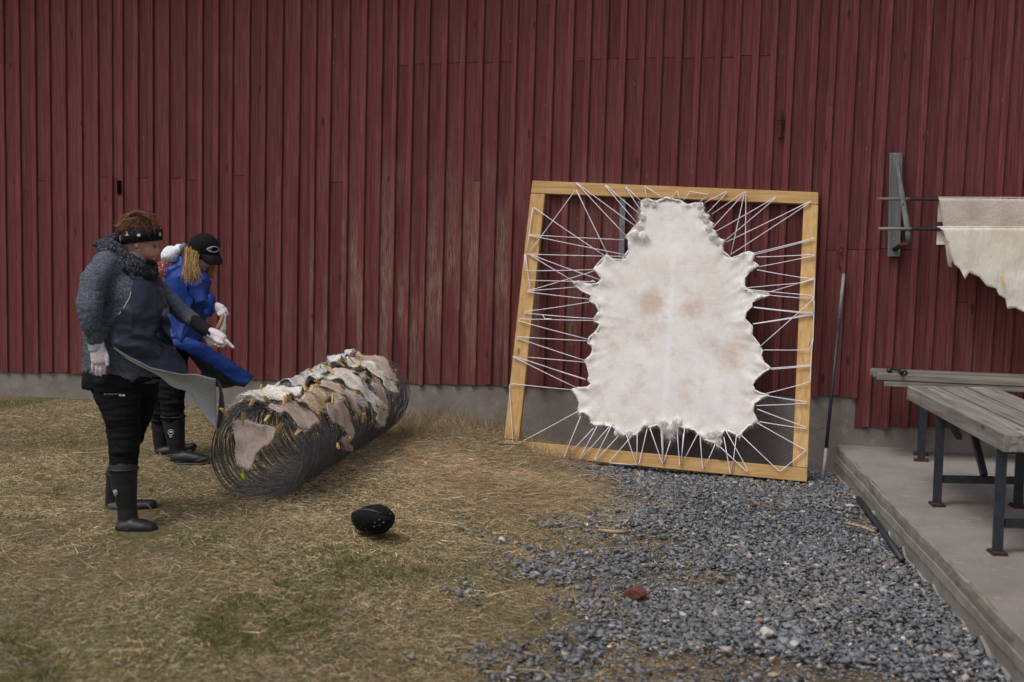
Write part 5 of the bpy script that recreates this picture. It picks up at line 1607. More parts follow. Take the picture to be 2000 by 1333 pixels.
def strands(name, parent, segs, per, r, col, seed, jit=.012, width=.0022, wild=.15):
    """hair: locks along polylines of world points; each lock is a bundle of tapered ribbons"""
    rr = np.random.default_rng(seed)
    Vs = []; Fs = []; Cs = []
    o0 = origin_of(parent)
    for pts in segs:
        pts = [np.array(p) for p in pts]
        for _ in range(per):
            off = rr.normal(0, jit, 3); grow = rr.normal(0, jit * 1.3, 3)
            n = len(pts); b = len(Vs); c = np.array(col) * rr.lognormal(0, .3)
            sd = rr.normal(size=3); sd /= np.linalg.norm(sd)
            ln = rr.uniform(.75, 1.0)
            for i, p in enumerate(pts):
                t = i / (n - 1)
                q = pts[0] + (p - pts[0]) * (1 if i == 0 else ln) + off + grow * t * t + rr.normal(0, wild * .004, 3)
                w = width * (1 - .7 * t)
                Vs += [q - sd * w, q + sd * w]; Cs += [c, c]
            Fs += [(b + 2 * i, b + 2 * i + 1, b + 2 * i + 3, b + 2 * i + 2) for i in range(n - 1)]
    me = bpy.data.meshes.new(name)
    me.from_pydata([tuple(v - np.array(o0)) for v in Vs], [], Fs)
    ca = me.attributes.new('col', 'FLOAT_COLOR', 'POINT')
    C = np.ones((len(Cs), 4), np.float32); C[:, :3] = np.clip(np.array(Cs), 0, 1); ca.data.foreach_set('color', C.reshape(-1))
    return link(name, me, MAT['hair'], parent)
MAT['hair'] = m_attr('hair_strands', .5, .4)
k1 = lambda u, v: (120 + u / 3.3325, 390 + v / 3.3325)
k2 = lambda u, v: (120 + u / 3.3325, 700 + v / 3.3325)
k4 = lambda u, v: (200 + u / 8.887, 400 + v / 8.887)
k5 = lambda u, v: (310 + u / 8.331, 440 + v / 8.331)

def boot(fg, root, sc, cv, shaft, foot, dd, emblem=None):
    """rubber boot: shaft rings (u,v,hw), foot rings (u,v,half height) in crop units; sc = crop units per metre"""
    m = MB()
    loft(m, [(fg.P(*cv(u, v), dd), h / sc, min(h / sc * .95, .068)) for u, v, h in shaft], 18)
    m2 = []
    loft(m, [(fg.P(*cv(u, v), dd - .02), h / sc, w) for u, v, h, w in foot], 18, 2.3)
    b = fuse(m, 'boot', MAT['rubber'], root, .006, 3, lambda p: .003 * nz3(p, 14, 14, 20))
    # ribbed sole
    s = MB()
    zs = min(v.co.z for v in b.data.vertices)
    loft(s, [(fg.P(*cv(u, v), dd - .02) + Vector((0, 0, -h / sc * .82)), .014, w * 1.04) for u, v, h, w in foot], 18, 3.5)
    o = fuse(s, 'sole', MAT['rubber'], b, .006, 1)
    t = MB(); u, v, h = shaft[0]
    c = fg.P(*cv(u, v + 6), dd); r = h / sc * 1.02
    ring = [c + _r0 * (math.cos(a) * r) + _fh * (math.sin(a) * min(r, .07)) for a in [i * math.pi / 12 for i in range(24)]]
    t.tube(ring, .007, 6, closed=True); t.build('top_rim', MAT['rubber'], b, smooth=True)
    if emblem:
        bv = bvh_of(b); e = MB(); eu, ev, er = emblem
        pts = [hit(bv, *cv(eu + er * math.cos(a), ev + er * math.sin(a)), .002, fg.P(*cv(eu, ev), dd - .07)) for a in [i * .3927 for i in range(16)]]
        e.tube(pts, .0018, 4, closed=True)
        pts = [hit(bv, *cv(eu + er * .55 * math.cos(a), ev - er * .15 + er * .35 * math.sin(a)), .0025, fg.P(*cv(eu, ev), dd - .07)) for a in [i * .785 for i in range(8)]]
        e.add(pts, [tuple(range(8))])
        for q in (.2, .55):
            e.tube([hit(bv, *cv(eu - er * .6, ev + er * (1.2 + q)), .002, pts[0]), hit(bv, *cv(eu + er * .5, ev + er * (1.2 + q)), .002, pts[0])], .0012, 4)
        e.build('emblem', MAT['emblem'], b)
    return b
def hand(fg, root, palm, fingers, voxel=.0032):
    m = MB()
    loft(m, [(fg.P(px, py, dd), a, b) for px, py, dd, a, b in palm], 16, 2.4)
    for pts in fingers:
        loft(m, [(fg.P(px, py, dd), r, r) for px, py, dd, r in pts], 12)
    return fuse(m, 'glove', MAT['glove'], root, voxel, 2, lambda p: .0012 * nz3(p, 90, 90, 90))

# ------------------------------------------------------------------ the woman in the navy apron
def woman():
    f = Fig(6.72); base = on_z(265, 1020, 0)
    sc = 3.3325 * 363
    root = empty('person', base, 'person in a grey heather jumper, headband and navy apron pointing with a white glove', 'person')
    K = lambda u, v, dd=0: f.P(*k1(u, v), dd)
    K2 = lambda u, v, dd=0: f.P(*k2(u, v), dd)
    H = lambda u, v, dd=0: f.P(*k4(u, v), dd)
    hs_ = 8.887 * 363
    # body: one continuous skin, mostly under the clothes
    m = MB()
    ball(m, H(640, 560), 345 / hs_, .08, 370 / hs_, .1)
    ball(m, H(800, 760), 165 / hs_, .058, 215 / hs_, .15)
    ball(m, H(865, 925), 62 / hs_, .03, 55 / hs_)
    loft(m, [(H(925, 735), .013, .012), (H(952, 790), .013, .014), (H(955, 822), .0135, .015)], 10)
    ball(m, H(890, 893), 30 / hs_, .022, 30 / hs_)
    ball(m, H(920, 690), 45 / hs_, .05, 40 / hs_)
    ball(m, H(600, 705, -.078), 38 / hs_, .012, 62 / hs_, .2)
    loft(m, [(H(640, 820), .056, .058), (H(520, 1050), .062, .065), (H(430, 1250), .08, .1)], 16)
    TR = [(430, 440, 110, .11), (410, 510, 180, .17), (418, 600, 235, .195), (425, 700, 256, .2), (425, 800, 262, .205), (420, 900, 264, .21), (410, 1000, 262, .205), (402, 1090, 255, .2)]
    loft(m, [(K(u, v), (h - 14) / sc, d - .015) for u, v, h, d in TR], 20, cap=.15)
    arm_n = [(290, 425, -.13, 88), (215, 545, -.225, 86), (184, 690, -.29, 78), (196, 820, -.3, 62), (220, 915, -.27, 50)]
    arm_f = [(560, 520, .19, 72), (700, 655, .22, 62), (800, 742, .16, 54), (880, 805, .08, 46), (975, 872, .02, 36)]
    for A in (arm_n, arm_f): loft(m, [(K(u, v, d), h * .7 / sc, h * .7 / sc) for u, v, d, h in A], 14)
    loft(m, [(K(235, 960, -.25), .033, .022), (K(245, 1080, -.25), .028, .016)], 10)
    loft(m, [(K(985, 880, .015), .018, .016), (K(1035, 905, -.005), .012, .012)], 10)
    leg_n = [(360, 170, -.1, 158), (372, 260, -.12, 142), (392, 370, -.14, 120), (408, 500, -.16, 104), (408, 620, -.18, 98), (402, 720, -.19, 90)]
    leg_f = [(500, 170, .1, 140), (500, 270, .14, 122), (490, 370, .18, 102), (455, 500, .22, 82), (410, 640, .25, 78), (375, 780, .26, 74)]
    for A in (leg_n, leg_f): loft(m, [(K2(u, v, d), h * .85 / sc, h * .85 / sc) for u, v, d, h in A], 16)
    loft(m, [(K2(405, 700, -.19), .05, .05), (K2(430, 1050, -.2), .034, .034), (K2(500, 1105, -.2), .02, .025)], 12)
    loft(m, [(K2(370, 760, .26), .045, .045), (K2(340, 940, .26), .032, .032), (K2(420, 975, .26), .02, .025)], 12)
    bd = fuse(m, 'body', MAT['skin'], root, .0062, 3)
    # face details
    e = MB(); ball(e, H(912, 733, -.046), .0075, .006, .0055, 0, 10); e.build('eye', MAT['eye'], bd, smooth=True)
    e = MB(); e.tube([H(870, 700, -.054), H(905, 692, -.05), H(945, 700, -.035)], [.0015, .003, .0015], 6); e.build('eyebrow', MAT['eye'], bd)
    e = MB(); e.tube([H(845, 902, -.035), H(880, 897, -.03), H(912, 898, -.018)], [.002, .0045, .003], 6); e.build('lips', MAT['lips'], root, smooth=True)
    e = MB(); c = H(632, 815, -.092); e.tube([c + _r0 * (.0115 * math.cos(a)) + Vector((0, 0, .0115 * math.sin(a))) for a in [i * .4488 for i in range(14)]], .0016, 5, closed=True); e.build('earring', MAT['galv'], bd, smooth=True)
    # hair: windblown auburn crop
    m = MB(); ball(m, H(620, 400), 345 / hs_, .085, 215 / hs_, .06); ball(m, H(360, 440), 95 / hs_, .06, 150 / hs_, .2)
    k = NM('auburn_hair_mass', .55, .4); n_ = k.noise(60, 4, k.map((.4, 1, 1.6)), .7)
    k.bump(n_, .7, .006); MAT['auburn'] = k.done(k.ramp(n_, [(.3, (.035, .014, .006)), (.7, (.13, .058, .022))]))
    fuse(m, 'hair', MAT['auburn'], root, .006, 3, lambda p: .006 * nz3(p, 35, 35, 70))
    segs = []
    r = random.Random(2)
    for i in range(58):
        dd = r.uniform(-.085, .06); a = r.random()
        sx, sy = 640 + r.gauss(0, 60), 170 + r.uniform(-25, 50)
        if a < .4: mid = (430 + r.gauss(0, 50), 240 + r.gauss(0, 40)); end = (270 + r.gauss(0, 35), 330 + r.uniform(-60, 180))
        elif a < .75: mid = (680 + r.gauss(0, 80), 330 + r.gauss(0, 30)); end = (740 + r.gauss(0, 120), 470 + r.gauss(0, 40))
        else: mid = (860 + r.gauss(0, 40), 250 + r.gauss(0, 30)); end = (930 + r.gauss(0, 50), 460 + r.gauss(0, 60))
        segs.append([H(sx, sy, dd * .5), H((sx + mid[0]) / 2, (sy + mid[1]) / 2 - 22, dd), H(*mid, dd * 1.1), H(*end, dd * 1.15)])
    strands('hair_strands', root, segs, 26, 0, (.15, .062, .022), 4, .007, .0016)
    # headband
    def band(v_lo, v_hi, a, b, cx, tilt, th=.004):
        V = []; n = 48
        for vv, k_ in ((v_lo, 1.0), ((v_lo + v_hi) / 2, 1.03), (v_hi, .97)):
            for j in range(n):
                an = 2 * math.pi * j / n
                V.append(H(cx + tilt * (vv - 530), vv, 0) + _r0 * (a * k_ * math.cos(an)) + _fh * (b * k_ * math.sin(an)) + Vector((0, 0, .012 * math.cos(an))))
        mm = MB().add(V, [(i * n + j, i * n + (j + 1) % n, (i + 1) * n + (j + 1) % n, (i + 1) * n + j) for i in range(2) for j in range(n)])
        return mm
    hb = band(655, 410, 352 / hs_, .092, 680, .02).build('headband', MAT['bandana'], root, smooth=True)
    sm = hb.modifiers.new('thickness', 'SOLIDIFY'); sm.thickness = .004
    bv = bvh_of(hb); e = MB()
    for (cx_, cy_, shp) in ((425, 510, [(-40, 30), (40, 25), (10, 5), (5, -40), (-20, -45), (-5, -20), (-12, 8)]), (630, 530, [(-32, 0), (-22, -22), (0, -26), (24, -20), (32, 2), (20, 20), (-4, 24), (-24, 18)]), (1005, 515, [(-18, -30), (0, -38), (12, -10), (26, 5), (10, 20), (-12, 36), (-22, 8)]), (1018, 405, [(-10, -8), (6, -10), (10, 8), (-6, 10)])):
        q = [hit(bv, *k4(cx_ + a, cy_ + b), .003, H(cx_ + a, cy_ + b, -.05)) for a, b in shp]
        e.add(q, [tuple(range(len(q)))])
    e.build('headband_print', MAT['emblem'], hb)['kind'] = 'stuff'
    # jumper
    m = MB()
    loft(m, [(K(u, v), h / sc, d) for u, v, h, d in TR + [(396, 1145, 252, .2)]], 24, cap=.12)
    loft(m, [(K(u, v, d), h / sc, h / sc) for u, v, d, h in arm_n], 16)
    loft(m, [(K(u, v, d), h / sc, h / sc) for u, v, d, h in arm_f[:4]], 16)
    loft(m, [(K(330, 470, -.1), .08, .08), (K(520, 500, .08), .08, .1)], 14)
    def dj(p): return .010 * nz3(p, 7, 7, 11) + .007 * abs(nz3(p, 12, 12, 30, 3)) + .003 * nz3(p, 40, 40, 40)
    jumper = fuse(m, 'jumper', MAT['heather'], root, .008, 3, dj)
    # tunic hem and trousers
    m = MB()
    loft(m, [(K(398, 1090), 250 / sc, .19), (K(398, 1150), 258 / sc, .205), (K(405, 1192), 266 / sc, .21)], 22, cap=.08)
    fuse(m, 'black_tunic', MAT['black_cloth'], root, .009, 2, lambda p: .006 * nz3(p, 10, 10, 14))
    m = MB()
    loft(m, [(K2(405, 90), 240 / sc, .19), (K2(415, 190), 215 / sc, .19), (K2(425, 250), 185 / sc, .17)], 20, cap=.15)
    for A in (leg_n, leg_f): loft(m, [(K2(u, v, d), h / sc, h * 1.02 / sc) for u, v, d, h in A], 18)
    def dt(p): return .012 * abs(nz3(p, 6, 6, 34)) + .008 * nz3(p, 9, 9, 16, 5) - .004
    tr = fuse(m, 'trousers', MAT['black_cloth'], root, .007, 2, dt)
    bv = bvh_of(tr); e = MB()
    for cu in (383, 400, 408):
        e.add([hit(bv, *k2(cu + a, 241 + b), .002, K2(cu, 241, -.2)) for a, b in ((-7, -5), (5, -5), (5, 6), (-7, 6))], [(0, 1, 2, 3)])
    e.tube([hit(bv, *k2(u, 234), .002, K2(u, 234, -.2)) for u in (276, 320, 370)], .0008, 4)
    e.build('pocket_print', MAT['emblem'], tr)['kind'] = 'stuff'
    # boots
    boot(f, root, sc, k2, [(400, 712, 92), (412, 850, 78), (428, 970, 62), (432, 1060, 66)], [(402, 1106, 50, .046), (470, 1096, 56, .05), (540, 1100, 46, .052), (588, 1108, 38, .046)], -.2, (347, 875, 16))
    boot(f, root, sc, k2, [(375, 745, 84), (352, 850, 66), (338, 930, 56), (336, 970, 58)], [(330, 978, 42, .044), (420, 966, 44, .048), (520, 960, 40, .05), (588, 955, 34, .044)], .26)
    # gloves
    g = hand(f, root, [(*k1(228, 925), -.27, .036, .03), (*k1(236, 985), -.27, .04, .026), (*k1(246, 1050), -.27, .042, .023)],
         [[(*k1(208, 1045), -.262, .0098), (*k1(204, 1085), -.268, .009), (*k1(205, 1118), -.262, .0078)],
          [(*k1(232, 1055), -.27, .0102), (*k1(229, 1105), -.276, .0094), (*k1(231, 1140), -.268, .008)],
          [(*k1(258, 1058), -.268, .0102), (*k1(256, 1108), -.274, .0094), (*k1(255, 1142), -.266, .008)],
          [(*k1(280, 1050), -.258, .0098), (*k1(281, 1095), -.264, .009), (*k1(278, 1130), -.258, .0078)],
          [(*k1(275, 975), -.26, .0125), (*k1(297, 1025), -.275, .0115), (*k1(299, 1075), -.28, .009)]])
    m = MB(); loft(m, [(K(214, 905, -.27), .043, .042), (K(224, 950, -.27), .04, .035), (K(232, 985, -.27), .042, .03)], 16, cap=.3)
    fuse(m, 'glove_cuff', MAT['glove_cuff'], g, .005, 2, lambda p: .003 * nz3(p, 20, 20, 60))
    m = MB(); loft(m, [(K(872, 800, .09), 50 / sc, .045), (K(930, 842, .05), 44 / sc, .04), (K(985, 875, .02), 38 / sc, .034)], 16)
    fuse(m, 'sleeve_cuff', MAT['black_cuff'], jumper, .006, 2, lambda p: .003 * nz3(p, 30, 30, 30))
    hand(f, root, [(*k1(972, 868), .02, .03, .028), (*k1(1010, 888), .005, .034, .027), (*k1(1045, 912), -.01, .032, .024)],
         [[(*k1(1050, 902), -.012, .0115), (*k1(1085, 932), -.02, .0105), (*k1(1117, 963), -.022, .0082)],
          [(*k1(1050, 925), -.0, .0115), (*k1(1066, 945), -.015, .011), (*k1(1050, 955), -.03, .0095)],
          [(*k1(1035, 930), .008, .0115), (*k1(1045, 953), -.01, .011), (*k1(1025, 955), -.028, .0095)],
          [(*k1(1015, 925), .016, .011), (*k1(1020, 948), 0, .0105), (*k1(1005, 945), -.02, .009)],
          [(*k1(1000, 910), -.025, .0115), (*k1(1025, 930), -.04, .0105), (*k1(1050, 935), -.042, .0085)]])
    # scarf wound about the neck
    def ring(cu, cv_, a, b, rise, r0, ph, name):
        P_ = []
        for i in range(36):
            an = 2 * math.pi * i / 36
            P_.append(H(cu, cv_) + _r0 * (a * math.cos(an)) + _fh * (b * math.sin(an)) + Vector((0, 0, -rise * math.cos(an) + .008 * math.sin(3 * an + ph))))
        mm = MB(); mm.tube(P_, [r0 * (1 + .25 * math.sin(5 * x * .1745 + ph)) for x in range(36)], 10, closed=True)
        return mm
    m = ring(485, 885, .106, .098, .078, .032, 0, '')
    m2 = ring(440, 1000, .122, .112, .074, .034, 1.7, ''); m.add(m2.v, m2.f)
    loft(m, [(H(150, 640, .0), .028, .05), (H(40, 680, .02), .03, .06), (H(-70, 690, .03), .02, .05)], 12)
    ball(m, H(175, 590, -.02), .03, .035, .028)
    fuse(m, 'scarf', MAT['scarf'], root, .006, 2, lambda p: .006 * nz3(p, 24, 24, 45) + .004 * abs(nz3(p, 50, 50, 50)))
    m = MB(); ball(m, H(872, 1010, -.03), .016, .02, .016); loft(m, [(H(700, 1130, -.05), .03, .05), (H(750, 1240, -.06), .04, .05)], 12)
    fuse(m, 'black_collar', MAT['black_cuff'], root, .006, 2)
    # apron: the bib and skirt lie over the jumper, the wind lifts the skirt
    bj = bvh_of(jumper)
    def onj(u, v, off=.012, dd=-.12): return hit(bj, *k1(u, v), off, K(u, v, dd))
    rows = []
    for v, l, r_ in ((505, 462, 640), (560, 456, 662), (640, 440, 690), (750, 372, 704), (830, 325, 709), (890, 288, 716)):
        row = []
        for i in range(9):
            t = i / 8; u = l + (r_ - l) * t
            p = onj(u, v); row.append(p)
        rows.append(row)
    # lower rows swing out along the diagonal hem
    low = [[(300, 925), (380, 950), (460, 965), (540, 972), (600, 975), (650, 975), (690, 972), (715, 968), (738, 965)],
           [(335, 962), (410, 1000), (490, 1030), (560, 1045), (620, 1050), (675, 1048), (715, 1045), (750, 1042), (778, 1040)],
           [(345, 968), (440, 1030), (520, 1072), (590, 1098), (650, 1115), (700, 1124), (745, 1128), (790, 1130), (830, 1130)]]
    for k_, rw in enumerate(low):
        rows.append([onj(u, v, .016 + .02 * k_, -.2 + .025 * i) if (u < 640 and k_ < 1) else K(u, v, -.245 + .035 * i - .0 * k_) for i, (u, v) in enumerate(rw)])
    def da(p):
        w = p + Vector((.05 * nz3(p, 5, 5, 5, 8), 0, .05 * nz3(p, 5, 5, 5, 3)))
        return .009 * nz3(p, 6, 6, 10, 2) + .012 * (1 - abs(nz3(w, 5, 5, 9, 1))) ** 6 + .005 * abs(nz3(p, 10, 10, 26, 6))
    apr = cloth(rows, 'apron', MAT['navy'], root, 44, 60, da)
    # the lifted skirt shows its pale lining
    top = [(340, 966, -.255), (450, 1036, -.225), (560, 1088, -.19), (650, 1114, -.15), (740, 1131, -.1), (830, 1140, -.06), (920, 1155, -.03), (1003, 1170, 0)]
    bot = [(352, 976, -.25), (456, 1050, -.21), (560, 1108, -.17), (650, 1158, -.12), (735, 1222, -.05), (835, 1262, .02), (920, 1390, .06), (1012, 1490, .08)]
    rws = []
    for q in (0, .25, .5, .75, 1):
        rws.append([K(a[0] + (b[0] - a[0]) * q, a[1] + (b[1] - a[1]) * q, a[2] + (b[2] - a[2]) * q + .05 * math.sin(q * 3.1) * (i / 7)) for i, (a, b) in enumerate(zip(top, bot))])
    def db(p): return .010 * nz3(p, 7, 7, 6, 9) + .005 * nz3(p, 16, 16, 5, 2)
    cloth(rws, 'apron_lining', MAT['lining'], apr, 50, 16, db)
    e = [[(1003, 1166, .005), (1022, 1178, .02), (1034, 1200, .05)], [(1028, 1240, .015), (1040, 1260, .03), (1052, 1280, .07)], [(1022, 1360, .05), (1040, 1370, .05), (1062, 1370, .09)], [(1010, 1485, .08), (1024, 1492, .07), (1042, 1480, .1)]]
    cloth([[K(*p) for p in r_] for r_ in e], 'apron_edge', MAT['navy'], apr, 8, 20, None)
    e = MB(); e.tube([onj(u, v, .016) for u, v in ((452, 600), (443, 640), (415, 690), (372, 750))], .0024, 5); e.build('apron_piping', MAT['trim'], apr); e = MB(); e.tube([hit(bj, *k1(u, v), .014, K(u, v, -.1)) for u, v in ((470, 520), (430, 440), (410, 400))], .012, 5)
    e.build('apron_strap', MAT['navy'], apr)
woman()

# ------------------------------------------------------------------ the girl in the blue gown and cap
def girl():
    f = Fig(8.45); base = on_z(355, 893, 0)
    S = 290.0; sc = 3.3325 * S; hs_ = 8.331 * S
    root = empty('person', base, 'person in a black cap and bright blue gown looking down, behind the navy apron', 'person')
    K = lambda u, v, dd=0: f.P(*k1(u, v), dd)
    K2 = lambda u, v, dd=0: f.P(*k2(u, v), dd)
    H = lambda u, v, dd=0: f.P(*k5(u, v), dd)
    m = MB()
    ball(m, H(725, 430), 225 / hs_, .076, 250 / hs_, -.25)
    ball(m, H(700, 620, -.015), 120 / hs_, .056, 135 / hs_, -.3)
    ball(m, H(735, 735, -.02), 38 / hs_, .024, 36 / hs_)
    loft(m, [(H(790, 610, -.03), .011, .011), (H(812, 655, -.03), .0125, .013)], 10)
    loft(m, [(H(620, 650), .05, .05), (H(580, 820), .055, .06)], 14)
    TR = [(800, 420, 92, .10), (812, 490, 138, .165), (822, 560, 156, .17), (818, 640, 148, .165), (805, 720, 138, .16), (798, 800, 132, .165), (800, 900, 128, .17)]
    loft(m, [(K(u, v), (h - 34) / sc, d - .045) for u, v, h, d in TR], 18, cap=.2)
    arm_n = [(850, 480, -.08, 66), (900, 560, -.15, 60), (915, 660, -.18, 50), (980, 700, -.14, 36)]
    arm_f = [(830, 500, .15, 60), (900, 640, .18, 52), (900, 800, .1, 46), (930, 885, .02, 34)]
    for A in (arm_n, arm_f): loft(m, [(K(u, v, d), h * .55 / sc, h * .55 / sc) for u, v, d, h in A], 12)
    loft(m, [(K(1000, 700, -.142), .016, .014), (K(1030, 712, -.148), .012, .012)], 10)
    leg_n = [(730, -60, -.07, 100), (728, 120, -.08, 90), (720, 260, -.09, 82), (725, 380, -.1, 74)]
    leg_f = [(690, -60, .1, 100), (670, 140, .14, 84), (655, 300, .16, 72), (645, 400, .17, 66)]
    for A in (leg_n, leg_f): loft(m, [(K2(u, v, d), h * .84 / sc, h * .84 / sc) for u, v, d, h in A], 14)
    loft(m, [(K2(728, 380, -.1), .05, .05), (K2(758, 590, -.1), .032, .032), (K2(830, 650, -.12), .018, .022)], 12)
    loft(m, [(K2(648, 400, .17), .05, .05), (K2(650, 570, .17), .032, .032), (K2(720, 600, .16), .018, .022)], 12)
    fuse(m, 'body', MAT['skin'], root, .0062, 3)
    e = MB(); e.tube([H(705, 705, -.085), H(745, 712, -.085), H(775, 705, -.075)], [.002, .0042, .002], 6); e.build('lips', MAT['lips'], root, smooth=True)
    # cap
    m = MB(); ball(m, H(735, 372), 252 / hs_, .098, 245 / hs_, -.18, 24)
    k_ = m.v; 
    cp = fuse(m, 'cap', MAT['cap'], root, .006, 2)
    brim = [[H(672, 470, -.085), H(760, 478, -.1), H(860, 486, -.09), H(955, 480, -.03), H(975, 440, .04)],
            [H(705, 545, -.1), H(800, 560, -.125), H(900, 560, -.115), H(990, 550, -.05), H(995, 500, .03)],
            [H(765, 618, -.1), H(840, 652, -.13), H(930, 650, -.12), H(1030, 632, -.06), H(1020, 560, .02)]]
    cloth(brim, 'cap_brim', MAT['cap'], cp, 24, 14, None, .004)
    bv = bvh_of(cp); e = MB()
    def on(u, v, o=.003): return hit(bv, *k5(u, v), o, H(u, v, -.08))
    e.tube([on(*p) for p in [(780, 395), (815, 372), (860, 357), (910, 350), (950, 358), (975, 378), (980, 400), (965, 420), (935, 436), (895, 441), (850, 434), (810, 418)]], .0028, 5, closed=True)
    e.tube([on(*p) for p in [(800, 385), (825, 392), (830, 405), (815, 412)]], .002, 5)
    e.tube([on(*p) for p in [(845, 372), (868, 372), (850, 388)]], .002, 5, closed=True)
    e.tube([on(*p) for p in [(835, 418), (862, 425), (850, 410)]], .002, 5, closed=True)
    e.build('cap_emblem', MAT['emblem'], cp)['kind'] = 'stuff'
    e = MB(); e.tube([on(700, 250), on(690, 330), on(675, 420), on(668, 470)], .0012, 4); e.build('cap_seam', MAT['black_cuff'], cp)
    # blonde hair
    segs = []; r = random.Random(6)
    for i in range(34):
        u0 = r.uniform(455, 620); dd = r.uniform(-.1, -.03)
        segs.append([H(u0, 395 + (u0 - 455) * .35, dd), H(u0 - 8 + r.gauss(0, 10), 530, dd - .03), H(u0 - 2 + r.gauss(0, 18), 690, dd - .09), H(u0 + 8 + r.gauss(0, 28), 850 + r.uniform(-40, 110), dd - .13)])
    for i in range(14):
        u0 = r.uniform(820, 900)
        segs.append([H(u0, 640, .02), H(u0 - 5, 720, .0), H(u0 - 10 + r.gauss(0, 10), 800, -.02), H(u0 - 35 + r.gauss(0, 14), 880, -.02)])
    strands('hair_strands', root, segs, 40, 0, (.4, .235, .085), 8, .009, .0015)
    m = MB(); loft(m, [(H(525, 425, -.02), .027, .05), (H(530, 560, -.02), .03, .052), (H(543, 720, -.03), .022, .04), (H(552, 790, -.04), .012, .025)], 14); loft(m, [(H(850, 690, 0), .018, .03), (H(830, 790, 0), .014, .03)], 10)
    k = NM('blonde_hair_mass', .5, .4); n_ = k.noise(45, 4, k.map((1.6, 1.6, .25)), .7)
    k.bump(n_, .7, .006); MAT['blonde'] = k.done(k.ramp(n_, [(.3, (.13, .065, .022)), (.7, (.42, .25, .09))]))
    fuse(m, 'hair', MAT['blonde'], root, .006, 2, lambda p: .0018 * nz3(p, 60, 60, 8))
    # hood and patterned yoke
    m = MB(); ball(m, H(200, 490, -.02), 170 / hs_, .09, 150 / hs_, .35); ball(m, H(340, 400, -.02), 100 / hs_, .07, 90 / hs_)
    hd = fuse(m, 'white_hood', MAT['white_fleece'], root, .007, 2, lambda p: .007 * nz3(p, 18, 18, 18) + .003 * nz3(p, 60, 60, 60))
    m = MB(); ball(m, H(410, 370, -.05), 62 / hs_, .06, 75 / hs_); fuse(m, 'hood_lining', MAT['grey_fleece'], hd, .006, 2, lambda p: .004 * nz3(p, 50, 50, 50))
    m = MB(); loft(m, [(H(200, 640, .0), .07, .09), (H(120, 760, .0), .085, .1), (H(90, 900, 0), .09, .1)], 16); fuse(m, 'patterned_jumper', MAT['red_knit'], root, .008, 2)
    m = MB(); loft(m, [(H(640, 770, -.02), .035, .06), (H(600, 850, -.02), .05, .08)], 14); fuse(m, 'collar', MAT['grey_fleece'], root, .007, 2)
    # gown with sleeves
    m = MB(); loft(m, [(K(u, v), h / sc, d) for u, v, h, d in TR], 22, cap=.3)
    loft(m, [(K(730, 470, -.02), .07, .11), (K(800, 440, -.02), .07, .1), (K(800, 375, 0), .05, .07)], 14)
    loft(m, [(K(u, v, d), h / sc, h / sc) for u, v, d, h in arm_n[:-1] + [(965, 705, -.15, 40)]], 14)
    loft(m, [(K(u, v, d), h / sc, h / sc) for u, v, d, h in arm_f[:-1] + [(905, 860, .05, 40)]], 14)
    def dg(p):
        w = p + Vector((.06 * nz3(p, 5, 5, 5, 8), 0, .06 * nz3(p, 5, 5, 5, 3)))
        a = (1 - abs(nz3(w, 5, 5, 4, 1))) ** 5; b = (1 - abs(nz3(w, 9, 9, 7, 6))) ** 6
        return .022 * a + .012 * b + .008 * nz3(p, 7, 7, 3.5) - .012
    gw = fuse(m, 'gown', MAT['blue'], root, .0075, 2, dg)
    m = MB(); loft(m, [(K(968, 640, -.15), .03, .034), (K(972, 690, -.15), .036, .036), (K(958, 735, -.15), .03, .034)], 14)
    fuse(m, 'gathered_cuff', MAT['blue'], gw, .006, 1, lambda p: .007 * abs(nz3(p, 45, 45, 45)))
    # wind-blown skirt of the gown
    top = [(700, 905, -.16), (800, 895, -.16), (880, 915, -.15), (970, 965, -.12), (1060, 1022, -.08), (1150, 1080, -.05), (1252, 1150, -.02)]
    bot = [(735, 958, -.17), (800, 985, -.17), (860, 1010, -.16), (940, 1060, -.13), (1020, 1112, -.1), (1110, 1175, -.07), (1192, 1222, -.05)]
    rws = [[K(a[0] + (b[0] - a[0]) * q, a[1] + (b[1] - a[1]) * q, a[2] + (b[2] - a[2]) * q - .012 * math.sin(q * 3.14)) for a, b in zip(top, bot)] for q in (0, .33, .66, 1)]
    cloth(rws, 'gown_skirt', MAT['blue'], gw, 50, 14, lambda p: .009 * nz3(p, 5, 5, 22, 1) + .005 * nz3(p, 12, 12, 40))
    inn = [(745, 965, -.13), (810, 1000, -.1), (850, 1040, -.06), (900, 1110, -.02), (960, 1175, .02), (1030, 1226, .05), (1140, 1210, .02)]
    rws = [[K(a[0] + (b[0] - a[0]) * q, a[1] + (b[1] - a[1]) * q, a[2] + (b[2] - a[2]) * q + .02 + .04 * math.sin(q * 3.14)) for a, b in zip(bot, inn)] for q in (0, .33, .66, 1)]
    cloth(rws, 'gown_inside', MAT['blue_in'], gw, 40, 12, lambda p: .006 * nz3(p, 10, 10, 8, 5))
    # trousers and boots
    m = MB(); loft(m, [(K(795, 880), 118 / sc, .15), (K2(715, -60), 120 / sc, .16)], 16)
    for A in (leg_n, leg_f): loft(m, [(K2(u, v, d), h / sc, h / sc) for u, v, d, h in A], 16)
    fuse(m, 'trousers', MAT['black_cloth'], root, .007, 2, lambda p: .013 * abs(nz3(p, 7, 7, 40)) + .006 * nz3(p, 10, 10, 16, 5) - .004)
    boot(f, root, sc, k2, [(728, 372, 76), (738, 480, 66), (752, 580, 54), (765, 622, 54)], [(748, 650, 42, .043), (810, 648, 44, .047), (890, 655, 36, .048), (948, 662, 26, .04)], -.1, (712, 482, 18))
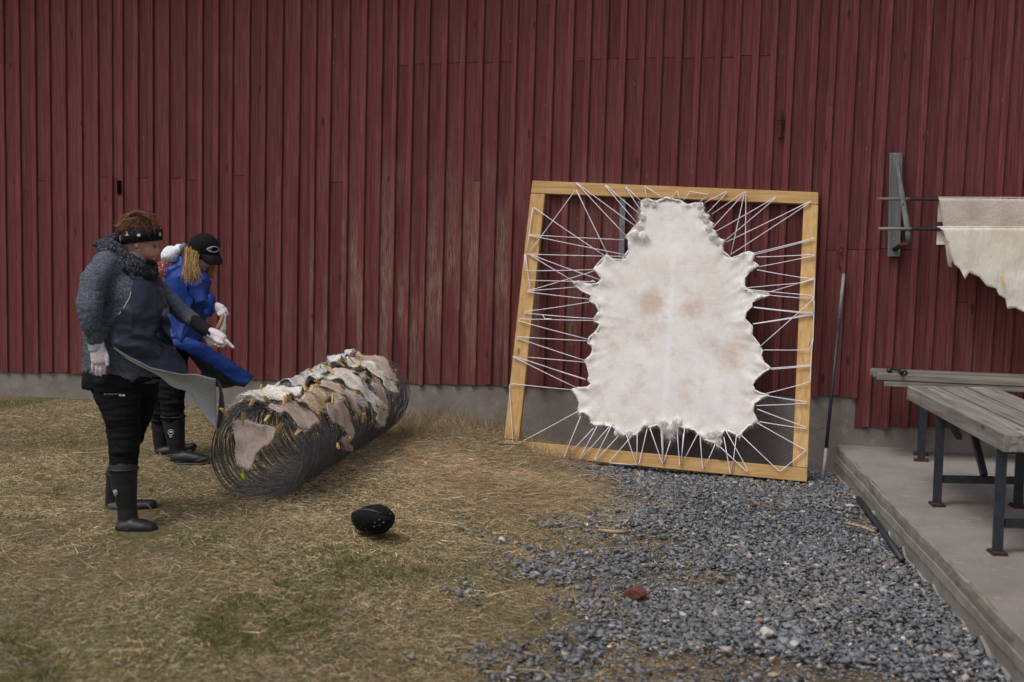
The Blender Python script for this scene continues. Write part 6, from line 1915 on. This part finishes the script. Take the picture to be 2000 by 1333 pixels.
    boot(f, root, sc, k2, [(645, 390, 66), (648, 490, 58), (650, 570, 50), (655, 600, 50)], [(650, 612, 34, .042), (720, 600, 34, .046), (800, 585, 30, .046), (858, 575, 24, .036)], .18)
    # gloves
    hand(f, root, [(*k1(985, 692), -.14, .028, .026), (*k1(1015, 703), -.145, .034, .026), (*k1(1042, 716), -.15, .032, .024)],
         [[(*k1(1045, 704), -.15, .0115), (*k1(1068, 716), -.155, .0105), (*k1(1084, 748), -.155, .0085)],
          [(*k1(1042, 715), -.165, .0115), (*k1(1062, 730), -.175, .0105), (*k1(1070, 757), -.17, .0085)],
          [(*k1(1032, 728), -.165, .0115), (*k1(1048, 748), -.18, .0105), (*k1(1056, 762), -.175, .0085)],
          [(*k1(1020, 735), -.16, .011), (*k1(1030, 754), -.175, .01), (*k1(1040, 762), -.17, .0085)],
          [(*k1(1010, 700), -.125, .0115), (*k1(1045, 690), -.12, .0105), (*k1(1075, 720), -.125, .0085)]], .0038)
    hand(f, root, [(*k1(918, 880), .03, .026, .025), (*k1(945, 895), .02, .03, .024), (*k1(970, 905), .01, .03, .022)],
         [[(*k1(975, 900), .01, .011), (*k1(995, 918), .0, .0095), (*k1(1005, 938), .0, .008)],
          [(*k1(968, 912), .0, .011), (*k1(985, 930), -.01, .0095), (*k1(990, 948), -.01, .008)],
          [(*k1(958, 915), -.005, .011), (*k1(970, 935), -.015, .0095), (*k1(972, 952), -.015, .008)],
          [(*k1(946, 915), -.008, .0105), (*k1(955, 935), -.015, .009), (*k1(956, 948), -.015, .008)],
          [(*k1(950, 885), -.01, .011), (*k1(980, 890), -.025, .0095), (*k1(1000, 905), -.025, .008)]], .0038)
    # the strip of skin held up in the glove
    sroot = empty('skin_strip', K(1045, 880, -.17), 'narrow brown and white strip of skin held in a white glove', 'hide')
    cloth([[K(1050, 740, -.185), K(1062, 745, -.19), K(1075, 752, -.185)], [K(1030, 790, -.185), K(1052, 800, -.2), K(1070, 790, -.19)], [K(1012, 835, -.18), K(1045, 840, -.2), K(1072, 845, -.19)], [K(1005, 850, -.18), K(1035, 885, -.19), K(1066, 880, -.18)]], 'white_fur_side', MAT['pelt_white'], sroot, 12, 16, lambda p: .005 * nz3(p, 30, 30, 30))
    cloth([[K(1046, 738, -.19), K(1052, 740, -.195), K(1060, 748, -.195)], [K(1024, 790, -.19), K(1034, 792, -.205), K(1044, 792, -.21)], [K(1003, 838, -.19), K(1014, 838, -.2), K(1024, 836, -.205)], [K(1000, 850, -.19), K(1006, 852, -.195), K(1012, 852, -.19)]], 'brown_skin_side', MAT['pelt_brown'], sroot, 8, 14, None)
MAT['pelt_brown'] = m_pelt('brown_skin', (.2, .09, .05), (.32, .16, .1), (.4, .24, .17))
girl()

# ------------------------------------------------------------------ black padded cap lying on the grass
def black_cap():
    S = 14.81; c9 = lambda u, v: (670 + u / S, 970 + v / S)
    b = on_z(728, 1034, 0); d = fdist(b)
    f = Fig(d); P = lambda u, v, dd=0: f.P(*c9(u, v), dd)
    sp = (EYE) / 1  # placeholder scale
    px_m = FPX / d
    A = 650 / S / px_m; Hh = 425 / S / px_m
    root = empty('black_hat', b, 'black rounded cloth hat lying on its side on the grass, dotted with straw', 'hat')
    def pillow(outl, d_c, D, k=1.0):
        mm = MB(); n = len(outl)
        cu = sum(p[0] for p in outl) / n; cv_ = sum(p[1] for p in outl) / n; V = []
        ph = [math.radians(x) for x in (-82, -62, -40, -18, 0, 18, 40, 62, 82)]
        for t in ph:
            c = math.cos(t) ** .6
            for u, v in outl: V.append(P(cu + (u - cu) * c * k, cv_ + (v - cv_) * c * k, d_c + D * math.sin(t)))
        mm.add(V, [(i * n + j, i * n + (j + 1) % n, (i + 1) * n + (j + 1) % n, (i + 1) * n + j) for i in range(len(ph) - 1) for j in range(n)] + [tuple(range(n)), tuple((len(ph) - 1) * n + j for j in range(n - 1, -1, -1))])
        return mm
    sh = fuse(pillow([(215, 620), (250, 470), (420, 370), (620, 300), (850, 228), (1080, 225), (1280, 290), (1430, 420), (1505, 560), (1512, 710), (1420, 880), (1300, 1010), (1150, 1085), (850, 1085), (560, 1030), (400, 955), (270, 800)], .0, .1), 'shell', MAT['cap'], root, .005, 3, lambda p: .004 * nz3(p, 16, 16, 16))
    fl = fuse(pillow([(240, 640), (290, 460), (480, 375), (700, 385), (900, 420), (1150, 505), (1400, 580), (1470, 660), (1390, 840), (1240, 970), (1050, 1045), (820, 1060), (560, 1010), (400, 930), (290, 790)], -.03, .095), 'front_flap', MAT['cap'], root, .005, 3, lambda p: .003 * nz3(p, 25, 25, 25))
    bv = bvh_of(sh, fl)
    def S_(u, v, o=.002): return hit(bv, *c9(u, v), o, P(u, v, -.05))
    e = MB(); e.tube([S_(u, v) for u, v in ((420, 392), (560, 372), (700, 385), (850, 412), (1000, 455), (1150, 500))], [.002, .004, .005, .005, .004, .002], 6)
    e.build('grey_fold', MAT['pipe_grey2'], fl, smooth=True)
    e = MB(); e.tube([S_(u, v) for u, v in ((275, 640), (310, 790), (420, 930), (600, 1005), (850, 1040), (1080, 1015), (1250, 940), (1380, 800), (1460, 660))], .0018, 5)
    e.build('piping', MAT['pipe_grey2'], fl, smooth=True)
    r = random.Random(4); e = MB()
    for u, v in ((1005, 525), (1050, 675), (1180, 745), (1160, 760), (905, 870), (1060, 840), (920, 755), (510, 880), (690, 975), (1270, 400), (1370, 500), (650, 930)):
        p = S_(u, v); a = r.uniform(0, 6.28)
        t = _r0 * math.cos(a) + Vector((0, 0, math.sin(a))); e.tube([p - t * .004, p + t * .004], .0011, 4)
    e.build('straw_bits', MAT['stick'], fl)['kind'] = 'stuff'
MAT['pipe_grey2'] = m_plain('grey_trim', (.06, .06, .066), .7, .3, .2, 60, .2)
black_cap()
